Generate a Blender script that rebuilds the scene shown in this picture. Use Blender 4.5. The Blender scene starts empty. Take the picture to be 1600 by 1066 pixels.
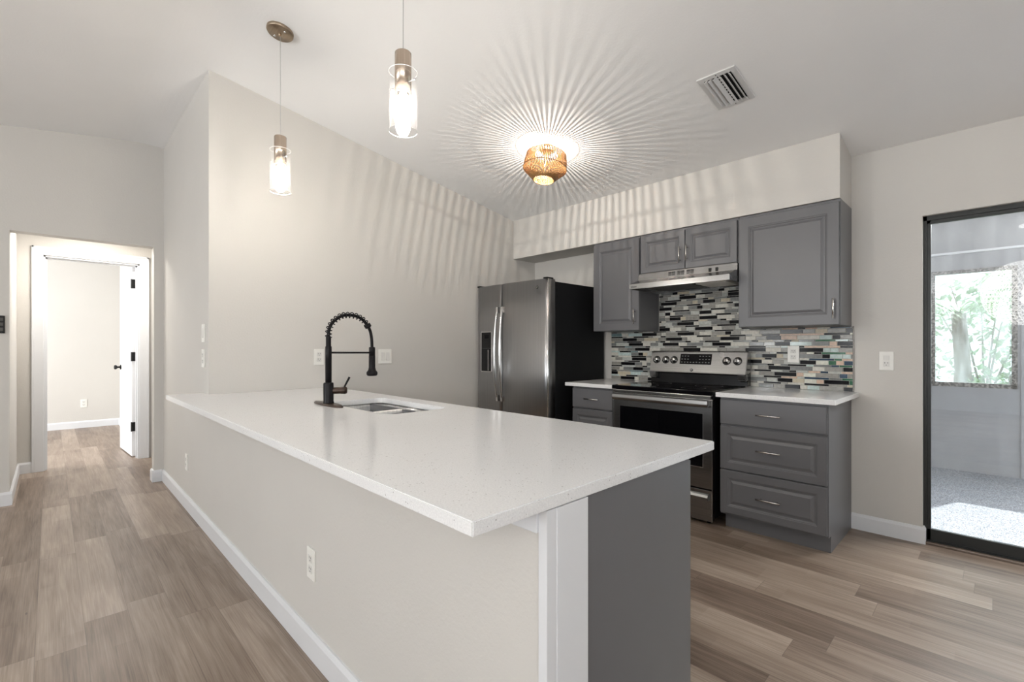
import bpy, bmesh, math, random
from mathutils import Vector, Matrix
R = math.radians
C = bpy.context.scene.collection
scene = bpy.context.scene

# ------------------------------------------------------------------ camera
cam_data = bpy.data.cameras.new('camera')
cam = bpy.data.objects.new('camera', cam_data); C.objects.link(cam)
cam.location = (3.6039, -3.9072, 1.2254)
cam.rotation_euler = (R(90), 0, 0.8011)
cam_data.sensor_width = 36.0
cam_data.lens = 738.28 / 1600 * 36
cam_data.shift_x = (800 - 794.35) / 1600
cam_data.shift_y = (542.57 - 533) / 1600
cam_data.clip_start = 0.02
scene.camera = cam

# ------------------------------------------------------------------ world, sun, exposure
scene.view_settings.view_transform = 'Standard'
scene.view_settings.look = 'None'
scene.view_settings.gamma = 1.0
scene.view_settings.use_curve_mapping = False
scene.view_settings.exposure = 0.46
world = bpy.data.worlds.new('daylight'); scene.world = world
world.use_nodes = True
wn = world.node_tree
wn.nodes.clear()
w_out = wn.nodes.new('ShaderNodeOutputWorld')
w_bg = wn.nodes.new('ShaderNodeBackground')
w_bg.inputs[0].default_value = (0.90, 0.955, 1.0, 1)
w_bg.inputs[1].default_value = 3.3
wn.links.new(w_bg.outputs[0], w_out.inputs[0])

sun_data = bpy.data.lights.new('sun', 'SUN')
sun_data.energy = 12.0; sun_data.angle = R(0.6); sun_data.color = (1.0, 0.96, 0.9)
sun = bpy.data.objects.new('sun', sun_data); C.objects.link(sun)
_sd = Vector((-0.35, -0.94, -0.62)).normalized()           # direction the light travels
sun.rotation_euler = _sd.to_track_quat('-Z', 'Y').to_euler()

# unseen area lights added to fill living side and patio; daylight at bedroom window
def area_light(name, loc, rot, sx, sy, power, col=(0.975, 0.99, 1.0)):
    d = bpy.data.lights.new(name, 'AREA'); d.shape = 'RECTANGLE'
    d.size = sx; d.size_y = sy; d.energy = power; d.color = col
    o = bpy.data.objects.new(name, d); C.objects.link(o)
    o.location = loc; o.rotation_euler = rot
    return o
for wx in (0.0, 1.8, 5.2): area_light('rear_ceiling_fill', (wx, -8.5, 1.55), (R(148), 0, 0), 1.15, 1.05, 42)  # added upward fill, bounced off the ceiling from behind the camera
area_light('side_ceiling_fill', (6.40, -5.2, 1.5), (R(158), 0, R(90)), 1.35, 1.1, 50)  # added upward ceiling fill from the unseen right side
area_light('patio_door_fill', (4.2, 0.95, 2.62), (R(-48), 0, 0), 1.7, 1.0, 150, (1, .97, .94))  # no skylight built: added fill for the floor by the sliding door
area_light('bedroom_window_daylight', (-4.5, -6.80, 1.5), (R(95), 0, 0), 2.0, 1.4, 110)

# ------------------------------------------------------------------ node helpers
class NT:
    def __init__(s, name):
        s.m = bpy.data.materials.new(name); s.m.use_nodes = True
        s.t = s.m.node_tree; s.t.nodes.clear()
        s.out = s.t.nodes.new('ShaderNodeOutputMaterial')
        s.b = None
    def n(s, typ, ins=None, **kw):
        x = s.t.nodes.new(typ)
        for k, v in kw.items(): setattr(x, k, v)
        for k, v in (ins or {}).items(): s.set(x, k, v)
        return x
    def set(s, node, key, v):
        i = node.inputs[key]
        if isinstance(v, bpy.types.NodeSocket): s.t.links.new(v, i)
        elif isinstance(v, bpy.types.Node): s.t.links.new(v.outputs[0], i)
        else: i.default_value = v
    def math(s, op, a, b=0.0, c=None):
        x = s.n('ShaderNodeMath', {0: a, 1: b}, operation=op)
        if c is not None: s.set(x, 2, c)
        return x.outputs[0]
    def ramp(s, fac, stops, interp='LINEAR'):
        x = s.n('ShaderNodeValToRGB', {0: fac}); r = x.color_ramp; r.interpolation = interp
        while len(r.elements) < len(stops): r.elements.new(0.5)
        for e, (p, c) in zip(r.elements, stops):
            e.position = p; e.color = (*c, 1) if len(c) == 3 else c
        return x.outputs[0]
    def mix(s, fac, a, b, blend='MIX'):
        x = s.n('ShaderNodeMix', data_type='RGBA', blend_type=blend)
        s.set(x, 0, fac); s.set(x, 6, a); s.set(x, 7, b)
        return x.outputs[2]
    def noise(s, vec, scale, detail=3.0, rough=0.5):
        return s.n('ShaderNodeTexNoise', {'Vector': vec, 'Scale': scale, 'Detail': detail, 'Roughness': rough})
    def coord(s, scale=(1, 1, 1), loc=(0, 0, 0), rot=(0, 0, 0)):
        tc = s.n('ShaderNodeTexCoord')
        mp = s.n('ShaderNodeMapping', {'Vector': tc.outputs['Object'], 'Scale': scale, 'Location': loc, 'Rotation': rot})
        return mp.outputs[0]
    def pbr(s, **kw):
        s.b = s.n('ShaderNodeBsdfPrincipled')
        for k, v in kw.items():
            if isinstance(v, tuple) and len(v) == 3: v = (*v, 1)
            s.set(s.b, k.replace('_', ' '), v)
        s.t.links.new(s.b.outputs[0], s.out.inputs[0])
        return s
    def bump(s, h, strength=0.2, dist=0.01):
        x = s.n('ShaderNodeBump', {'Height': h, 'Strength': strength, 'Distance': dist})
        s.set(s.b, 'Normal', x.outputs[0]); return s

def plain(name, col, rough=0.5, metal=0.0, spec=0.5, var=0.04, scale=6.0, bump=0.0, bscale=80.0):
    t = NT(name); v = t.coord()
    nz = t.noise(v, scale)
    lo = tuple(c * (1 - var) for c in col); hi = tuple(min(1, c * (1 + var)) for c in col)
    t.pbr(Base_Color=t.ramp(nz.outputs[0], [(0.3, lo), (0.7, hi)]), Roughness=rough, Metallic=metal)
    t.b.inputs['Specular IOR Level'].default_value = spec
    if bump: t.bump(t.noise(v, bscale, 2).outputs[0], bump, 0.004)
    return t.m

def brushed(name, col, rough=0.28, axis='z', var=0.10, metal=1.0):
    t = NT(name)
    sc = {'z': (160, 160, 2.0), 'x': (2.0, 160, 160)}[axis]
    nz = t.noise(t.coord(sc), 1.0, 3)
    lo = tuple(c * (1 - var) for c in col); hi = tuple(min(1, c * (1 + var)) for c in col)
    smudge = t.noise(t.coord((3, 3, 3)), 1.0, 2).outputs[0]
    t.pbr(Base_Color=t.ramp(nz.outputs[0], [(0.3, lo), (0.7, hi)]), Metallic=metal,
          Roughness=t.math('ADD', t.math('MULTIPLY', smudge, 0.14), rough - 0.07))
    t.bump(nz.outputs[0], 0.06, 0.001)
    return t.m

M = {}
WALL = (0.60, 0.58, 0.548)
def wall_mat(name, col, bump=0.22):
    t = NT(name); v = t.coord()
    nz = t.noise(v, 1.6, 2)
    lo = tuple(c * .985 for c in col); hi = tuple(c * 1.015 for c in col)
    t.pbr(Base_Color=t.ramp(nz.outputs[0], [(0.3, lo), (0.7, hi)]), Roughness=0.62)
    t.b.inputs['Specular IOR Level'].default_value = 0.3
    t.bump(t.noise(v, 85, 3, 0.55).outputs[0], bump, 0.004)
    return t.m
M['wall'] = wall_mat('greige_paint', WALL)
M['ceiling'] = wall_mat('ceiling_paint', (0.86, 0.86, 0.86), 0.16)
M['trim'] = plain('white_trim_paint', (0.70, 0.71, 0.73), 0.38, var=0.01)
M['door'] = plain('white_door_paint', (0.80, 0.80, 0.81), 0.35, var=0.01)
M['cab'] = plain('grey_cabinet_paint', (0.128, 0.128, 0.135), 0.36, var=0.03, scale=3)
M['cab_in'] = plain('dark_cabinet_gap', (0.03, 0.03, 0.032), 0.6)
M['steel'] = brushed('brushed_steel', (0.31, 0.31, 0.31), 0.25, 'x')
M['steel_v'] = brushed('brushed_steel_upright', (0.40, 0.40, 0.405), 0.33, 'z', 0.06)
M['sink'] = brushed('sink_steel', (0.80, 0.80, 0.79), 0.30, 'z', 0.12, metal=0.8)
M['chrome'] = plain('polished_metal', (0.75, 0.75, 0.75), 0.14, 1.0, var=0.02)
M['nickel'] = plain('satin_nickel', (0.62, 0.60, 0.57), 0.25, 1.0, var=0.03)
M['pendant_metal'] = brushed('warm_brushed_nickel', (0.56, 0.46, 0.37), 0.24, 'z', 0.1)
M['bronze'] = brushed('bronze_canopy', (0.34, 0.27, 0.20), 0.35, 'x', 0.1)
M['black_gloss'] = plain('black_glass', (0.003, 0.003, 0.004), 0.06, spec=0.18)
M['black_side'] = plain('black_appliance_side', (0.010, 0.010, 0.011), 0.42, spec=0.15, bump=0.1, bscale=300)
M['black'] = plain('black_plastic', (0.010, 0.010, 0.010), 0.4, spec=0.25)
M['faucet'] = plain('oil_rubbed_black', (0.009, 0.008, 0.009), 0.3, 0.0, spec=0.15, var=0.3, scale=30)
M['faucet_plate'] = plain('oil_rubbed_brown', (0.045, 0.028, 0.02), 0.3, 0.5, var=0.5, scale=25)
M['bronze_frame'] = plain('dark_bronze_aluminium', (0.025, 0.027, 0.026), 0.42, 0.3)
M['plate'] = plain('white_outlet_plastic', (0.80, 0.79, 0.75), 0.35, var=0.01)
M['slot'] = plain('outlet_slot', (0.08, 0.075, 0.07), 0.6)
M['groove'] = plain('outlet_face', (0.70, 0.69, 0.66), 0.4, var=0.01)
M['gasket'] = plain('grey_rubber_seal', (0.10, 0.10, 0.10), 0.6)
M['led'] = plain('button_print', (0.16, 0.16, 0.16), 0.5)
M['vent'] = plain('vent_white_metal', (0.66, 0.66, 0.66), 0.4, var=0.01)
M['dark'] = plain('dark_void', (0.006, 0.006, 0.006), 0.8)
M['grout'] = plain('light_grout', (0.62, 0.61, 0.57), 0.8)
M['edge_trim'] = plain('dark_metal_edge', (0.13, 0.12, 0.11), 0.35, 0.8)

# quartz
t = NT('white_quartz'); v = t.coord()
fine = t.noise(v, 260, 1).outputs[0]
sp = t.n('ShaderNodeTexVoronoi', {'Vector': v, 'Scale': 120.0}, feature='F1').outputs['Distance']
sel = t.noise(v, 75, 1).outputs[0]
spk = t.math('MULTIPLY', t.math('LESS_THAN', sp, 0.22), t.math('GREATER_THAN', sel, 0.60))
base = t.ramp(fine, [(0.3, (0.73, 0.73, 0.735)), (0.7, (0.82, 0.82, 0.82))])
t.pbr(Base_Color=t.mix(t.math('MULTIPLY', spk, 0.65), base, (0.33, 0.31, 0.30, 1)), Roughness=0.13)
M['quartz'] = t.m

# vinyl plank floor, boards along X
t = NT('vinyl_plank'); tc = t.n('ShaderNodeTexCoord'); sep = t.n('ShaderNodeSeparateXYZ', {0: tc.outputs['Object']})
W_, L_ = 0.152, 1.21
ry = t.math('DIVIDE', sep.outputs[1], W_); row = t.math('FLOOR', ry)
rr = t.n('ShaderNodeTexWhiteNoise', {'W': row}, noise_dimensions='1D').outputs[0]
rx = t.math('ADD', t.math('DIVIDE', sep.outputs[0], L_), t.math('MULTIPLY', rr, 3.7)); colm = t.math('FLOOR', rx)
cid = t.n('ShaderNodeCombineXYZ', {0: colm, 1: row, 2: 0.0})
rnd = t.n('ShaderNodeTexWhiteNoise', {'Vector': cid.outputs[0]}, noise_dimensions='3D')
off = t.n('ShaderNodeVectorMath', {0: rnd.outputs['Color'], 1: (13, 13, 13)}, operation='MULTIPLY')
vec = t.n('ShaderNodeVectorMath', {0: tc.outputs['Object'], 1: off.outputs[0]}, operation='ADD').outputs[0]
g1 = t.n('ShaderNodeMapping', {'Vector': vec, 'Scale': (1.1, 16, 1)}).outputs[0]
g2 = t.n('ShaderNodeMapping', {'Vector': vec, 'Scale': (3.0, 90, 1)}).outputs[0]
g3 = t.n('ShaderNodeMapping', {'Vector': vec, 'Scale': (1.6, 5.0, 1)}).outputs[0]
ng1 = t.n('ShaderNodeTexNoise', {'Vector': g1, 'Scale': 1.6, 'Detail': 4.0, 'Distortion': 0.9}).outputs[0]
ng2 = t.noise(g2, 1.0, 3).outputs[0]
ng3 = t.noise(g3, 1.4, 3).outputs[0]
kn = t.n('ShaderNodeTexVoronoi', {'Vector': t.n('ShaderNodeMapping', {'Vector': vec, 'Scale': (1.0, 3.2, 1)}).outputs[0], 'Scale': 1.5}, feature='F1').outputs['Distance']
tone = t.math('ADD', t.math('MULTIPLY', rnd.outputs[0], 0.42), t.math('ADD', t.math('MULTIPLY', ng1, 0.62), t.math('MULTIPLY', ng3, 0.42)))
srow = t.math('FLOOR', t.math('DIVIDE', sep.outputs[1], W_ / 2))
scid = t.n('ShaderNodeCombineXYZ', {0: t.math('FLOOR', t.math('ADD', t.math('DIVIDE', sep.outputs[0], 0.62), t.math('MULTIPLY', rr, 5.1))), 1: srow, 2: 3.0})
srnd = t.n('ShaderNodeTexWhiteNoise', {'Vector': scid.outputs[0]}, noise_dimensions='3D').outputs[0]
g4 = t.n('ShaderNodeMapping', {'Vector': vec, 'Scale': (5.0, 210, 1)}).outputs[0]
ng4 = t.noise(g4, 1.0, 2).outputs[0]
tone = t.math('ADD', t.math('MULTIPLY', t.math('SUBTRACT', tone, 0.73), 0.92), 0.73)
tone = t.math('ADD', tone, t.math('MULTIPLY', t.math('SUBTRACT', srnd, 0.5), 0.09))
tone = t.math('ADD', tone, t.math('MULTIPLY', t.math('SUBTRACT', ng4, 0.5), 0.45))
tone = t.math('ADD', tone, t.math('MULTIPLY', ng2, 0.24))
col = t.ramp(t.math('SUBTRACT', tone, 0.40), [(0.12, (0.105, 0.071, 0.051)), (0.38, (0.212, 0.158, 0.121)), (0.62, (0.305, 0.240, 0.190)), (0.88, (0.43, 0.350, 0.288))])
knot = t.math('LESS_THAN', kn, t.math('MULTIPLY', rnd.outputs[0], 0.06))
col = t.mix(t.math('MULTIPLY', knot, 0.7), col, (0.07, 0.05, 0.04, 1))
fy = t.math('FRACT', ry); fx = t.math('FRACT', rx)
ey = t.math('LESS_THAN', t.math('MINIMUM', fy, t.math('SUBTRACT', 1.0, fy)), 0.008)
ex = t.math('LESS_THAN', t.math('MINIMUM', fx, t.math('SUBTRACT', 1.0, fx)), 0.0012)
seam = t.math('MAXIMUM', ey, ex)
col = t.mix(t.math('MULTIPLY', seam, 0.45), col, (0.09, 0.065, 0.05, 1))
t.pbr(Base_Color=col, Roughness=t.math('ADD', t.math('MULTIPLY', ng2, 0.12), 0.33))
t.b.inputs['Specular IOR Level'].default_value = 0.45
t.bump(t.math('SUBTRACT', t.math('MULTIPLY', ng2, 0.3), seam), 0.12, 0.002)
M['floor'] = t.m

# thin clear glass with optional dirt: straight-through panes that still reflect
def pane_mat(name, tint=(1, 1, 1), haze=0.0, refl=1.0, speck=0.0):
    t = NT(name)
    tr = t.n('ShaderNodeBsdfTransparent', {0: (*tint, 1)})
    gl = t.n('ShaderNodeBsdfGlossy', {0: (1, 1, 1, 1), 1: 0.01})
    fc = t.n('ShaderNodeLayerWeight', {0: 0.5}).outputs['Facing']
    fr = t.math('ADD', 0.04, t.math('MULTIPLY', t.math('POWER', fc, 4.0), 0.5))
    m1 = t.n('ShaderNodeMixShader', {0: t.math('MULTIPLY', fr, refl), 1: tr.outputs[0], 2: gl.outputs[0]})
    last = m1
    if haze:
        df = t.n('ShaderNodeBsdfDiffuse', {0: (0.85, 0.9, 0.95, 1)})
        tl = t.n('ShaderNodeBsdfTranslucent', {0: (0.85, 0.9, 0.95, 1)})
        dm = t.n('ShaderNodeMixShader', {0: 0.5, 1: df.outputs[0], 2: tl.outputs[0]})
        streak = t.noise(t.coord((9, 9, 1.6)), 1.0, 4, 0.6).outputs[0]
        f = t.math('MULTIPLY', t.math('MAXIMUM', t.math('SUBTRACT', streak, 0.30), 0.0), haze * 3.0)
        if speck:
            d = t.n('ShaderNodeTexVoronoi', {'Vector': t.coord((1, 1, 1)), 'Scale': 16.0}, feature='F1').outputs['Distance']
            f = t.math('ADD', f, t.math('MULTIPLY', t.math('LESS_THAN', d, 0.045), speck))
        last = t.n('ShaderNodeMixShader', {0: f, 1: m1.outputs[0], 2: dm.outputs[0]})
    t.t.links.new(last.outputs[0], t.out.inputs[0])
    return t.m
M['clear'] = pane_mat('clear_lamp_glass', (0.985, 0.985, 0.985), refl=1.6)
M['slider_glass'] = pane_mat('dusty_door_glass', (0.95, 0.97, 0.98), haze=0.035, refl=2.3, speck=0.3)
t = NT('hazy_lamp_glass')
_tr = t.n('ShaderNodeBsdfTransparent', {0: (.99, .99, .99, 1)}); _tl = t.n('ShaderNodeBsdfTranslucent', {0: (1, 1, 1, 1)}); _gl = t.n('ShaderNodeBsdfGlossy', {0: (1, 1, 1, 1), 1: 0.03})
_a = t.n('ShaderNodeMixShader', {0: 0.010, 1: _tr.outputs[0], 2: _tl.outputs[0]})  # slight haze put into clear glass so the bulb glow fills it
_f = t.math('ADD', 0.03, t.math('MULTIPLY', t.math('POWER', t.n('ShaderNodeLayerWeight', {0: 0.5}).outputs['Facing'], 3.0), 0.45))
_b = t.n('ShaderNodeMixShader', {0: _f, 1: _a.outputs[0], 2: _gl.outputs[0]}); t.t.links.new(_b.outputs[0], t.out.inputs[0])
M['lamp_glass'] = t.m
M['glass_rim'] = plain('polished_glass_rim', (0.9, 0.9, 0.9), 0.15, var=0.0)
M['cord'] = plain('clear_cord', (0.45, 0.45, 0.45), 0.4, var=0.0)
M['patio_glass'] = pane_mat('hazy_window_glass', (0.68, 0.74, 0.74), haze=0.20)
M['clean_glass'] = pane_mat('window_glass', (0.96, 0.98, 0.98))

def emit(name, col, s):
    t = NT(name); e = t.n('ShaderNodeEmission', {0: (*col, 1), 1: s})
    t.t.links.new(e.outputs[0], t.out.inputs[0]); return t.m
M['bulb'] = emit('pendant_bulb_glow', (1.0, 0.93, 0.83), 155)
M['globe_bulb'] = emit('globe_bulb_glow', (1.0, 0.90, 0.76), 20)
M['filament'] = emit('filament_glow', (1.0, 0.82, 0.55), 60)

# rattan
t = NT('rattan'); nz = t.noise(t.coord((40, 40, 40)), 1.0, 2).outputs[0]
t.pbr(Base_Color=t.ramp(nz, [(0.3, (0.19, 0.088, 0.024)), (0.7, (0.30, 0.155, 0.048))]), Roughness=0.55)
M['rattan'] = t.m
t = NT('rattan_cord'); nz = t.noise(t.coord((60, 60, 60)), 1.0, 2).outputs[0]
t.pbr(Base_Color=t.ramp(nz, [(0.3, (0.16, 0.075, 0.025)), (0.7, (0.30, 0.16, 0.06))]), Roughness=0.6)
M['rattan_dark'] = t.m
M['rattan_cap'] = plain('copper_canopy', (0.42, 0.25, 0.13), 0.3, 0.6)

# patio
t = NT('patio_carpet'); v = t.coord(); nz = t.noise(v, 140, 3).outputs[0]
t.pbr(Base_Color=t.ramp(nz, [(0.40, (0.08, 0.095, 0.12)), (0.60, (0.36, 0.38, 0.42))]), Roughness=0.95)
t.bump(nz, 0.5, 0.01); M['carpet'] = t.m
M['patio_wall'] = plain('patio_grey_paint', (0.29, 0.295, 0.315), 0.7, bump=0.2, bscale=50)
t = NT('rough_sill'); v = t.coord(); nz = t.noise(v, 45, 4).outputs[0]
t.pbr(Base_Color=t.ramp(nz, [(0.42, (0.03, 0.028, 0.026)), (0.62, (0.30, 0.28, 0.26))]), Roughness=0.7); M['sill'] = t.m
t = NT('lit_perforated_shade')
_d = t.n('ShaderNodeBsdfDiffuse', {0: (.85, .85, .84, 1)}); _l = t.n('ShaderNodeEmission', {0: (1, .97, .93, 1), 1: 1.9})
_m = t.n('ShaderNodeAddShader', {0: _d.outputs[0], 1: _l.outputs[0]}); t.t.links.new(_m.outputs[0], t.out.inputs[0])
M['globe'] = t.m
def leaf_mat(name, a, b):
    t = NT(name); nz = t.noise(t.coord((6, 6, 6)), 1.0, 2).outputs[0]
    t.pbr(Base_Color=t.ramp(nz, [(0.3, a), (0.7, b)]), Roughness=0.5)
    t.b.inputs['Transmission Weight'].default_value = 0.0
    return t.m
M['leaf'] = leaf_mat('palm_leaf', (0.14, 0.28, 0.08), (0.34, 0.50, 0.20))
M['leaf2'] = leaf_mat('shrub_leaf', (0.14, 0.27, 0.10), (0.32, 0.46, 0.22))
M['bark'] = plain('bark', (0.20, 0.15, 0.11), 0.9, bump=0.6, bscale=30)
M['grass'] = plain('grass', (0.16, 0.25, 0.09), 0.9, var=0.3, scale=20)

# ------------------------------------------------------------------ mesh helpers
class MB:
    def __init__(s): s.bm = bmesh.new(); s.slots = []
    def box(s, x0, x1, y0, y1, z0, z1, bev=0.0, seg=2, mi=0):
        n0 = len(s.bm.faces)
        tmp = bmesh.new()
        bmesh.ops.create_cube(tmp, size=1)
        for v in tmp.verts:
            v.co = Vector(((x0 + x1) / 2 + v.co.x * (x1 - x0), (y0 + y1) / 2 + v.co.y * (y1 - y0), (z0 + z1) / 2 + v.co.z * (z1 - z0)))
        if bev: bmesh.ops.bevel(tmp, geom=tmp.edges[:], offset=bev, segments=seg, affect='EDGES', profile=0.6)
        s.merge(tmp, mi, smooth=False); return s
    def merge(s, tmp, mi=0, smooth=False, mat=None):
        if mat is not None: tmp.transform(mat)
        vm = {}
        for v in tmp.verts: vm[v] = s.bm.verts.new(v.co)
        for f in tmp.faces:
            try: g = s.bm.faces.new([vm[v] for v in f.verts])
            except ValueError: continue
            g.material_index = mi; g.smooth = smooth or f.smooth
        tmp.free()
    def lathe(s, prof, cx, cy, seg=32, mi=0, caps=True, mat=None, smooth=True):
        """prof: list of (r, z)"""
        tmp = bmesh.new(); rings = []
        for r, z in prof:
            if r < 1e-6: rings.append([tmp.verts.new((cx, cy, z))])
            else: rings.append([tmp.verts.new((cx + r * math.cos(2 * math.pi * k / seg), cy + r * math.sin(2 * math.pi * k / seg), z)) for k in range(seg)])
        for a, b in zip(rings, rings[1:]):
            for k in range(seg):
                k2 = (k + 1) % seg
                if len(a) == 1 and len(b) == 1: continue
                if len(a) == 1: f = tmp.faces.new((a[0], b[k], b[k2]))
                elif len(b) == 1: f = tmp.faces.new((a[k], b[0], a[k2]))
                else: f = tmp.faces.new((a[k], b[k], b[k2], a[k2]))
                f.smooth = smooth
        if caps:
            for r_ in (rings[0], rings[-1]):
                if len(r_) > 1: tmp.faces.new(r_)
        bmesh.ops.recalc_face_normals(tmp, faces=tmp.faces[:])
        s.merge(tmp, mi, False, mat); return s
    def tube(s, pts, r, seg=10, mi=0, closed=False, caps=True):
        pts = [Vector(p) for p in pts]; tmp = bmesh.new(); rings = []
        n = len(pts); rs = r if isinstance(r, (list, tuple)) else [r] * n
        up = None
        for i, p in enumerate(pts):
            if closed: d = (pts[(i + 1) % n] - pts[i - 1])
            else: d = pts[min(i + 1, n - 1)] - pts[max(i - 1, 0)]
            d.normalize()
            if up is None:
                up = Vector((0, 0, 1)) if abs(d.z) < 0.9 else Vector((1, 0, 0))
            u = d.cross(up)
            if u.length < 1e-5: u = d.cross(Vector((0, 1, 0.1)))
            u.normalize(); w = u.cross(d); up = w
            rings.append([tmp.verts.new(p + (u * math.cos(2 * math.pi * k / seg) + w * math.sin(2 * math.pi * k / seg)) * rs[i]) for k in range(seg)])
        pairs = list(zip(rings, rings[1:])) + ([(rings[-1], rings[0])] if closed else [])
        for a, b in pairs:
            for k in range(seg):
                f = tmp.faces.new((a[k], b[k], b[(k + 1) % seg], a[(k + 1) % seg])); f.smooth = True
        if caps and not closed:
            tmp.faces.new(rings[0]); tmp.faces.new(rings[-1])
        bmesh.ops.recalc_face_normals(tmp, faces=tmp.faces[:])
        s.merge(tmp, mi); return s
    def prism(s, poly, axis, a0, a1, bev=0.0, mi=0, smooth=False):
        """poly in the two other axes (in xyz order), extruded along axis"""
        def P(p, a):
            return {'x': (a, p[0], p[1]), 'y': (p[0], a, p[1]), 'z': (p[0], p[1], a)}[axis]
        tmp = bmesh.new()
        A = [tmp.verts.new(P(p, a0)) for p in poly]; B = [tmp.verts.new(P(p, a1)) for p in poly]
        n = len(poly)
        tmp.faces.new(A); tmp.faces.new(B[::-1])
        for k in range(n): 
            f = tmp.faces.new((A[k], B[k], B[(k + 1) % n], A[(k + 1) % n])); f.smooth = smooth
        bmesh.ops.recalc_face_normals(tmp, faces=tmp.faces[:])
        if bev: bmesh.ops.bevel(tmp, geom=tmp.edges[:], offset=bev, segments=2, affect='EDGES')
        s.merge(tmp, mi); return s
    def rings(s, loops, mi=0, cap=True):
        tmp = bmesh.new(); L = [[tmp.verts.new(p) for p in lp] for lp in loops]
        n = len(L[0])
        for a, b in zip(L, L[1:]):
            for k in range(n): tmp.faces.new((a[k], a[(k + 1) % n], b[(k + 1) % n], b[k]))
        if cap: tmp.faces.new(L[0][::-1]); tmp.faces.new(L[-1])
        bmesh.ops.recalc_face_normals(tmp, faces=tmp.faces[:])
        s.merge(tmp, mi); return s
    def build(s, name, mat, parent=None, **props):
        me = bpy.data.meshes.new(name)
        org = Vector((0, 0, 0))
        if parent is not None:
            q = parent
            while q.parent: q = q.parent
            org = q.location.copy()
        for v in s.bm.verts: v.co -= org
        s.bm.to_mesh(me); s.bm.free()
        mats = mat if isinstance(mat, (list, tuple)) else [mat]
        for m in mats: me.materials.append(M[m] if isinstance(m, str) else m)
        o = bpy.data.objects.new(name, me); C.objects.link(o)
        if parent is not None: o.parent = parent
        for k, v in props.items(): o[k] = v
        return o

def B(*a, **k): return MB().box(*a, **k)
def thing(name, label, cat, loc, group=None):
    o = bpy.data.objects.new(name, None); C.objects.link(o); o.location = loc
    o.empty_display_size = 0.1
    o['label'] = label; o['category'] = cat
    if group: o['group'] = group
    return o
def tag(o, label, cat, group=None):
    o['label'] = label; o['category'] = cat
    if group: o['group'] = group
    return o
def struct(o): o['kind'] = 'structure'; return o
def dup(root, loc, rotz=0.0, label=None):
    r = root.copy(); C.objects.link(r); r.location = loc; r.rotation_euler = (0, 0, rotz)
    if label: r['label'] = label
    for ch in list(root.children):
        c = ch.copy(); C.objects.link(c); c.parent = r
        for g in list(ch.children):
            d = g.copy(); C.objects.link(d); d.parent = c
    return r
def text_mesh(name, body, size, mat, parent, loc, rot, extrude=0.0004, align='CENTER'):
    cu = bpy.data.curves.new(name, 'FONT'); cu.body = body; cu.size = size; cu.extrude = extrude; cu.align_x = align; cu.align_y = 'CENTER'
    tmp = bpy.data.objects.new(name + '_tmp', cu); C.objects.link(tmp)
    dg = bpy.context.evaluated_depsgraph_get()
    me = bpy.data.meshes.new_from_object(tmp.evaluated_get(dg)); me.name = name
    bpy.data.objects.remove(tmp)
    me.transform(Matrix.Translation(loc) @ rot.to_matrix().to_4x4())
    q = parent
    while q.parent: q = q.parent
    me.transform(Matrix.Translation(-q.location))
    me.materials.clear(); me.materials.append(M[mat])
    o = bpy.data.objects.new(name, me); C.objects.link(o); o.parent = parent
    return o
from mathutils import Euler

# ------------------------------------------------------------------ setting
RIDGE_Y, SL, SL2 = -3.26, 0.169, 0.147
def ceil_z(y):
    w = 0.22; d = y - RIDGE_Y
    if abs(d) < w:      # soft rounded ridge
        t_ = (d + w) / (2 * w); za = -SL2 * w; zb = -SL * w
        return 2.52 - SL * RIDGE_Y + za * (1 - t_) ** 2 + zb * t_ ** 2
    if y >= RIDGE_Y: return 2.52 - SL * y
    return 2.52 - SL * RIDGE_Y + SL2 * (y - RIDGE_Y)
XH, XP = -1.72, -2.95          # living-side hall wall, bedroom wall
struct(B(-6.3, 6.6, -9.0, 0.0, -0.1, 0.0).build('floor', 'floor'))
TH = 0.1
ys_ = [-8.6] + [RIDGE_Y - .22 + .44 * i / 12 for i in range(13)] + [0.02]
poly = [(y, ceil_z(y)) for y in ys_] + [(y, ceil_z(y) + TH) for y in reversed(ys_)]
struct(MB().prism([(p[0], p[1]) for p in poly], 'x', XH - 0.12, 6.6).build('ceiling', 'ceiling'))

# kitchen side wall and the wall running on from it, continuing as the half wall under the bar
EPS = 0.012
struct(MB().prism([(-3.03, 0), (0.0, 0), (0.0, ceil_z(0) + 0.03), (-3.03, ceil_z(-3.03) + .03)], 'x', -0.12, 0.0).build('wall_left', 'wall'))
m = MB()
m.prism([(XH, 0), (0.0, 0), (0.0, ceil_z(-3.16) + .03), (XH, ceil_z(-3.16) + .03)], 'y', -3.16, -3.03)
struct(m.build('wall_front', 'wall'))
struct(B(0.0, 2.93, -3.16, -3.03, 0, 0.884).build('wall_bar', 'wall'))
# back wall with the sliding door opening
m = MB()
SX0, SX1, SZ = 3.285, 5.05, 2.045
m.box(-0.12, SX0, 0.0, 0.13, 0, 2.62)
m.box(SX0, SX1, 0.0, 0.13, SZ, 2.62)
m.box(SX1, 6.6, 0.0, 0.13, 0, 2.62)
struct(m.build('wall_back', 'wall'))
struct(MB().prism([(-0.3375, 2.168), (0.0, 2.168), (0.0, ceil_z(0)), (-0.3375, ceil_z(-0.3375))], 'x', 0.0, 2.92).build('wall_soffit', 'wall'))
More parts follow.
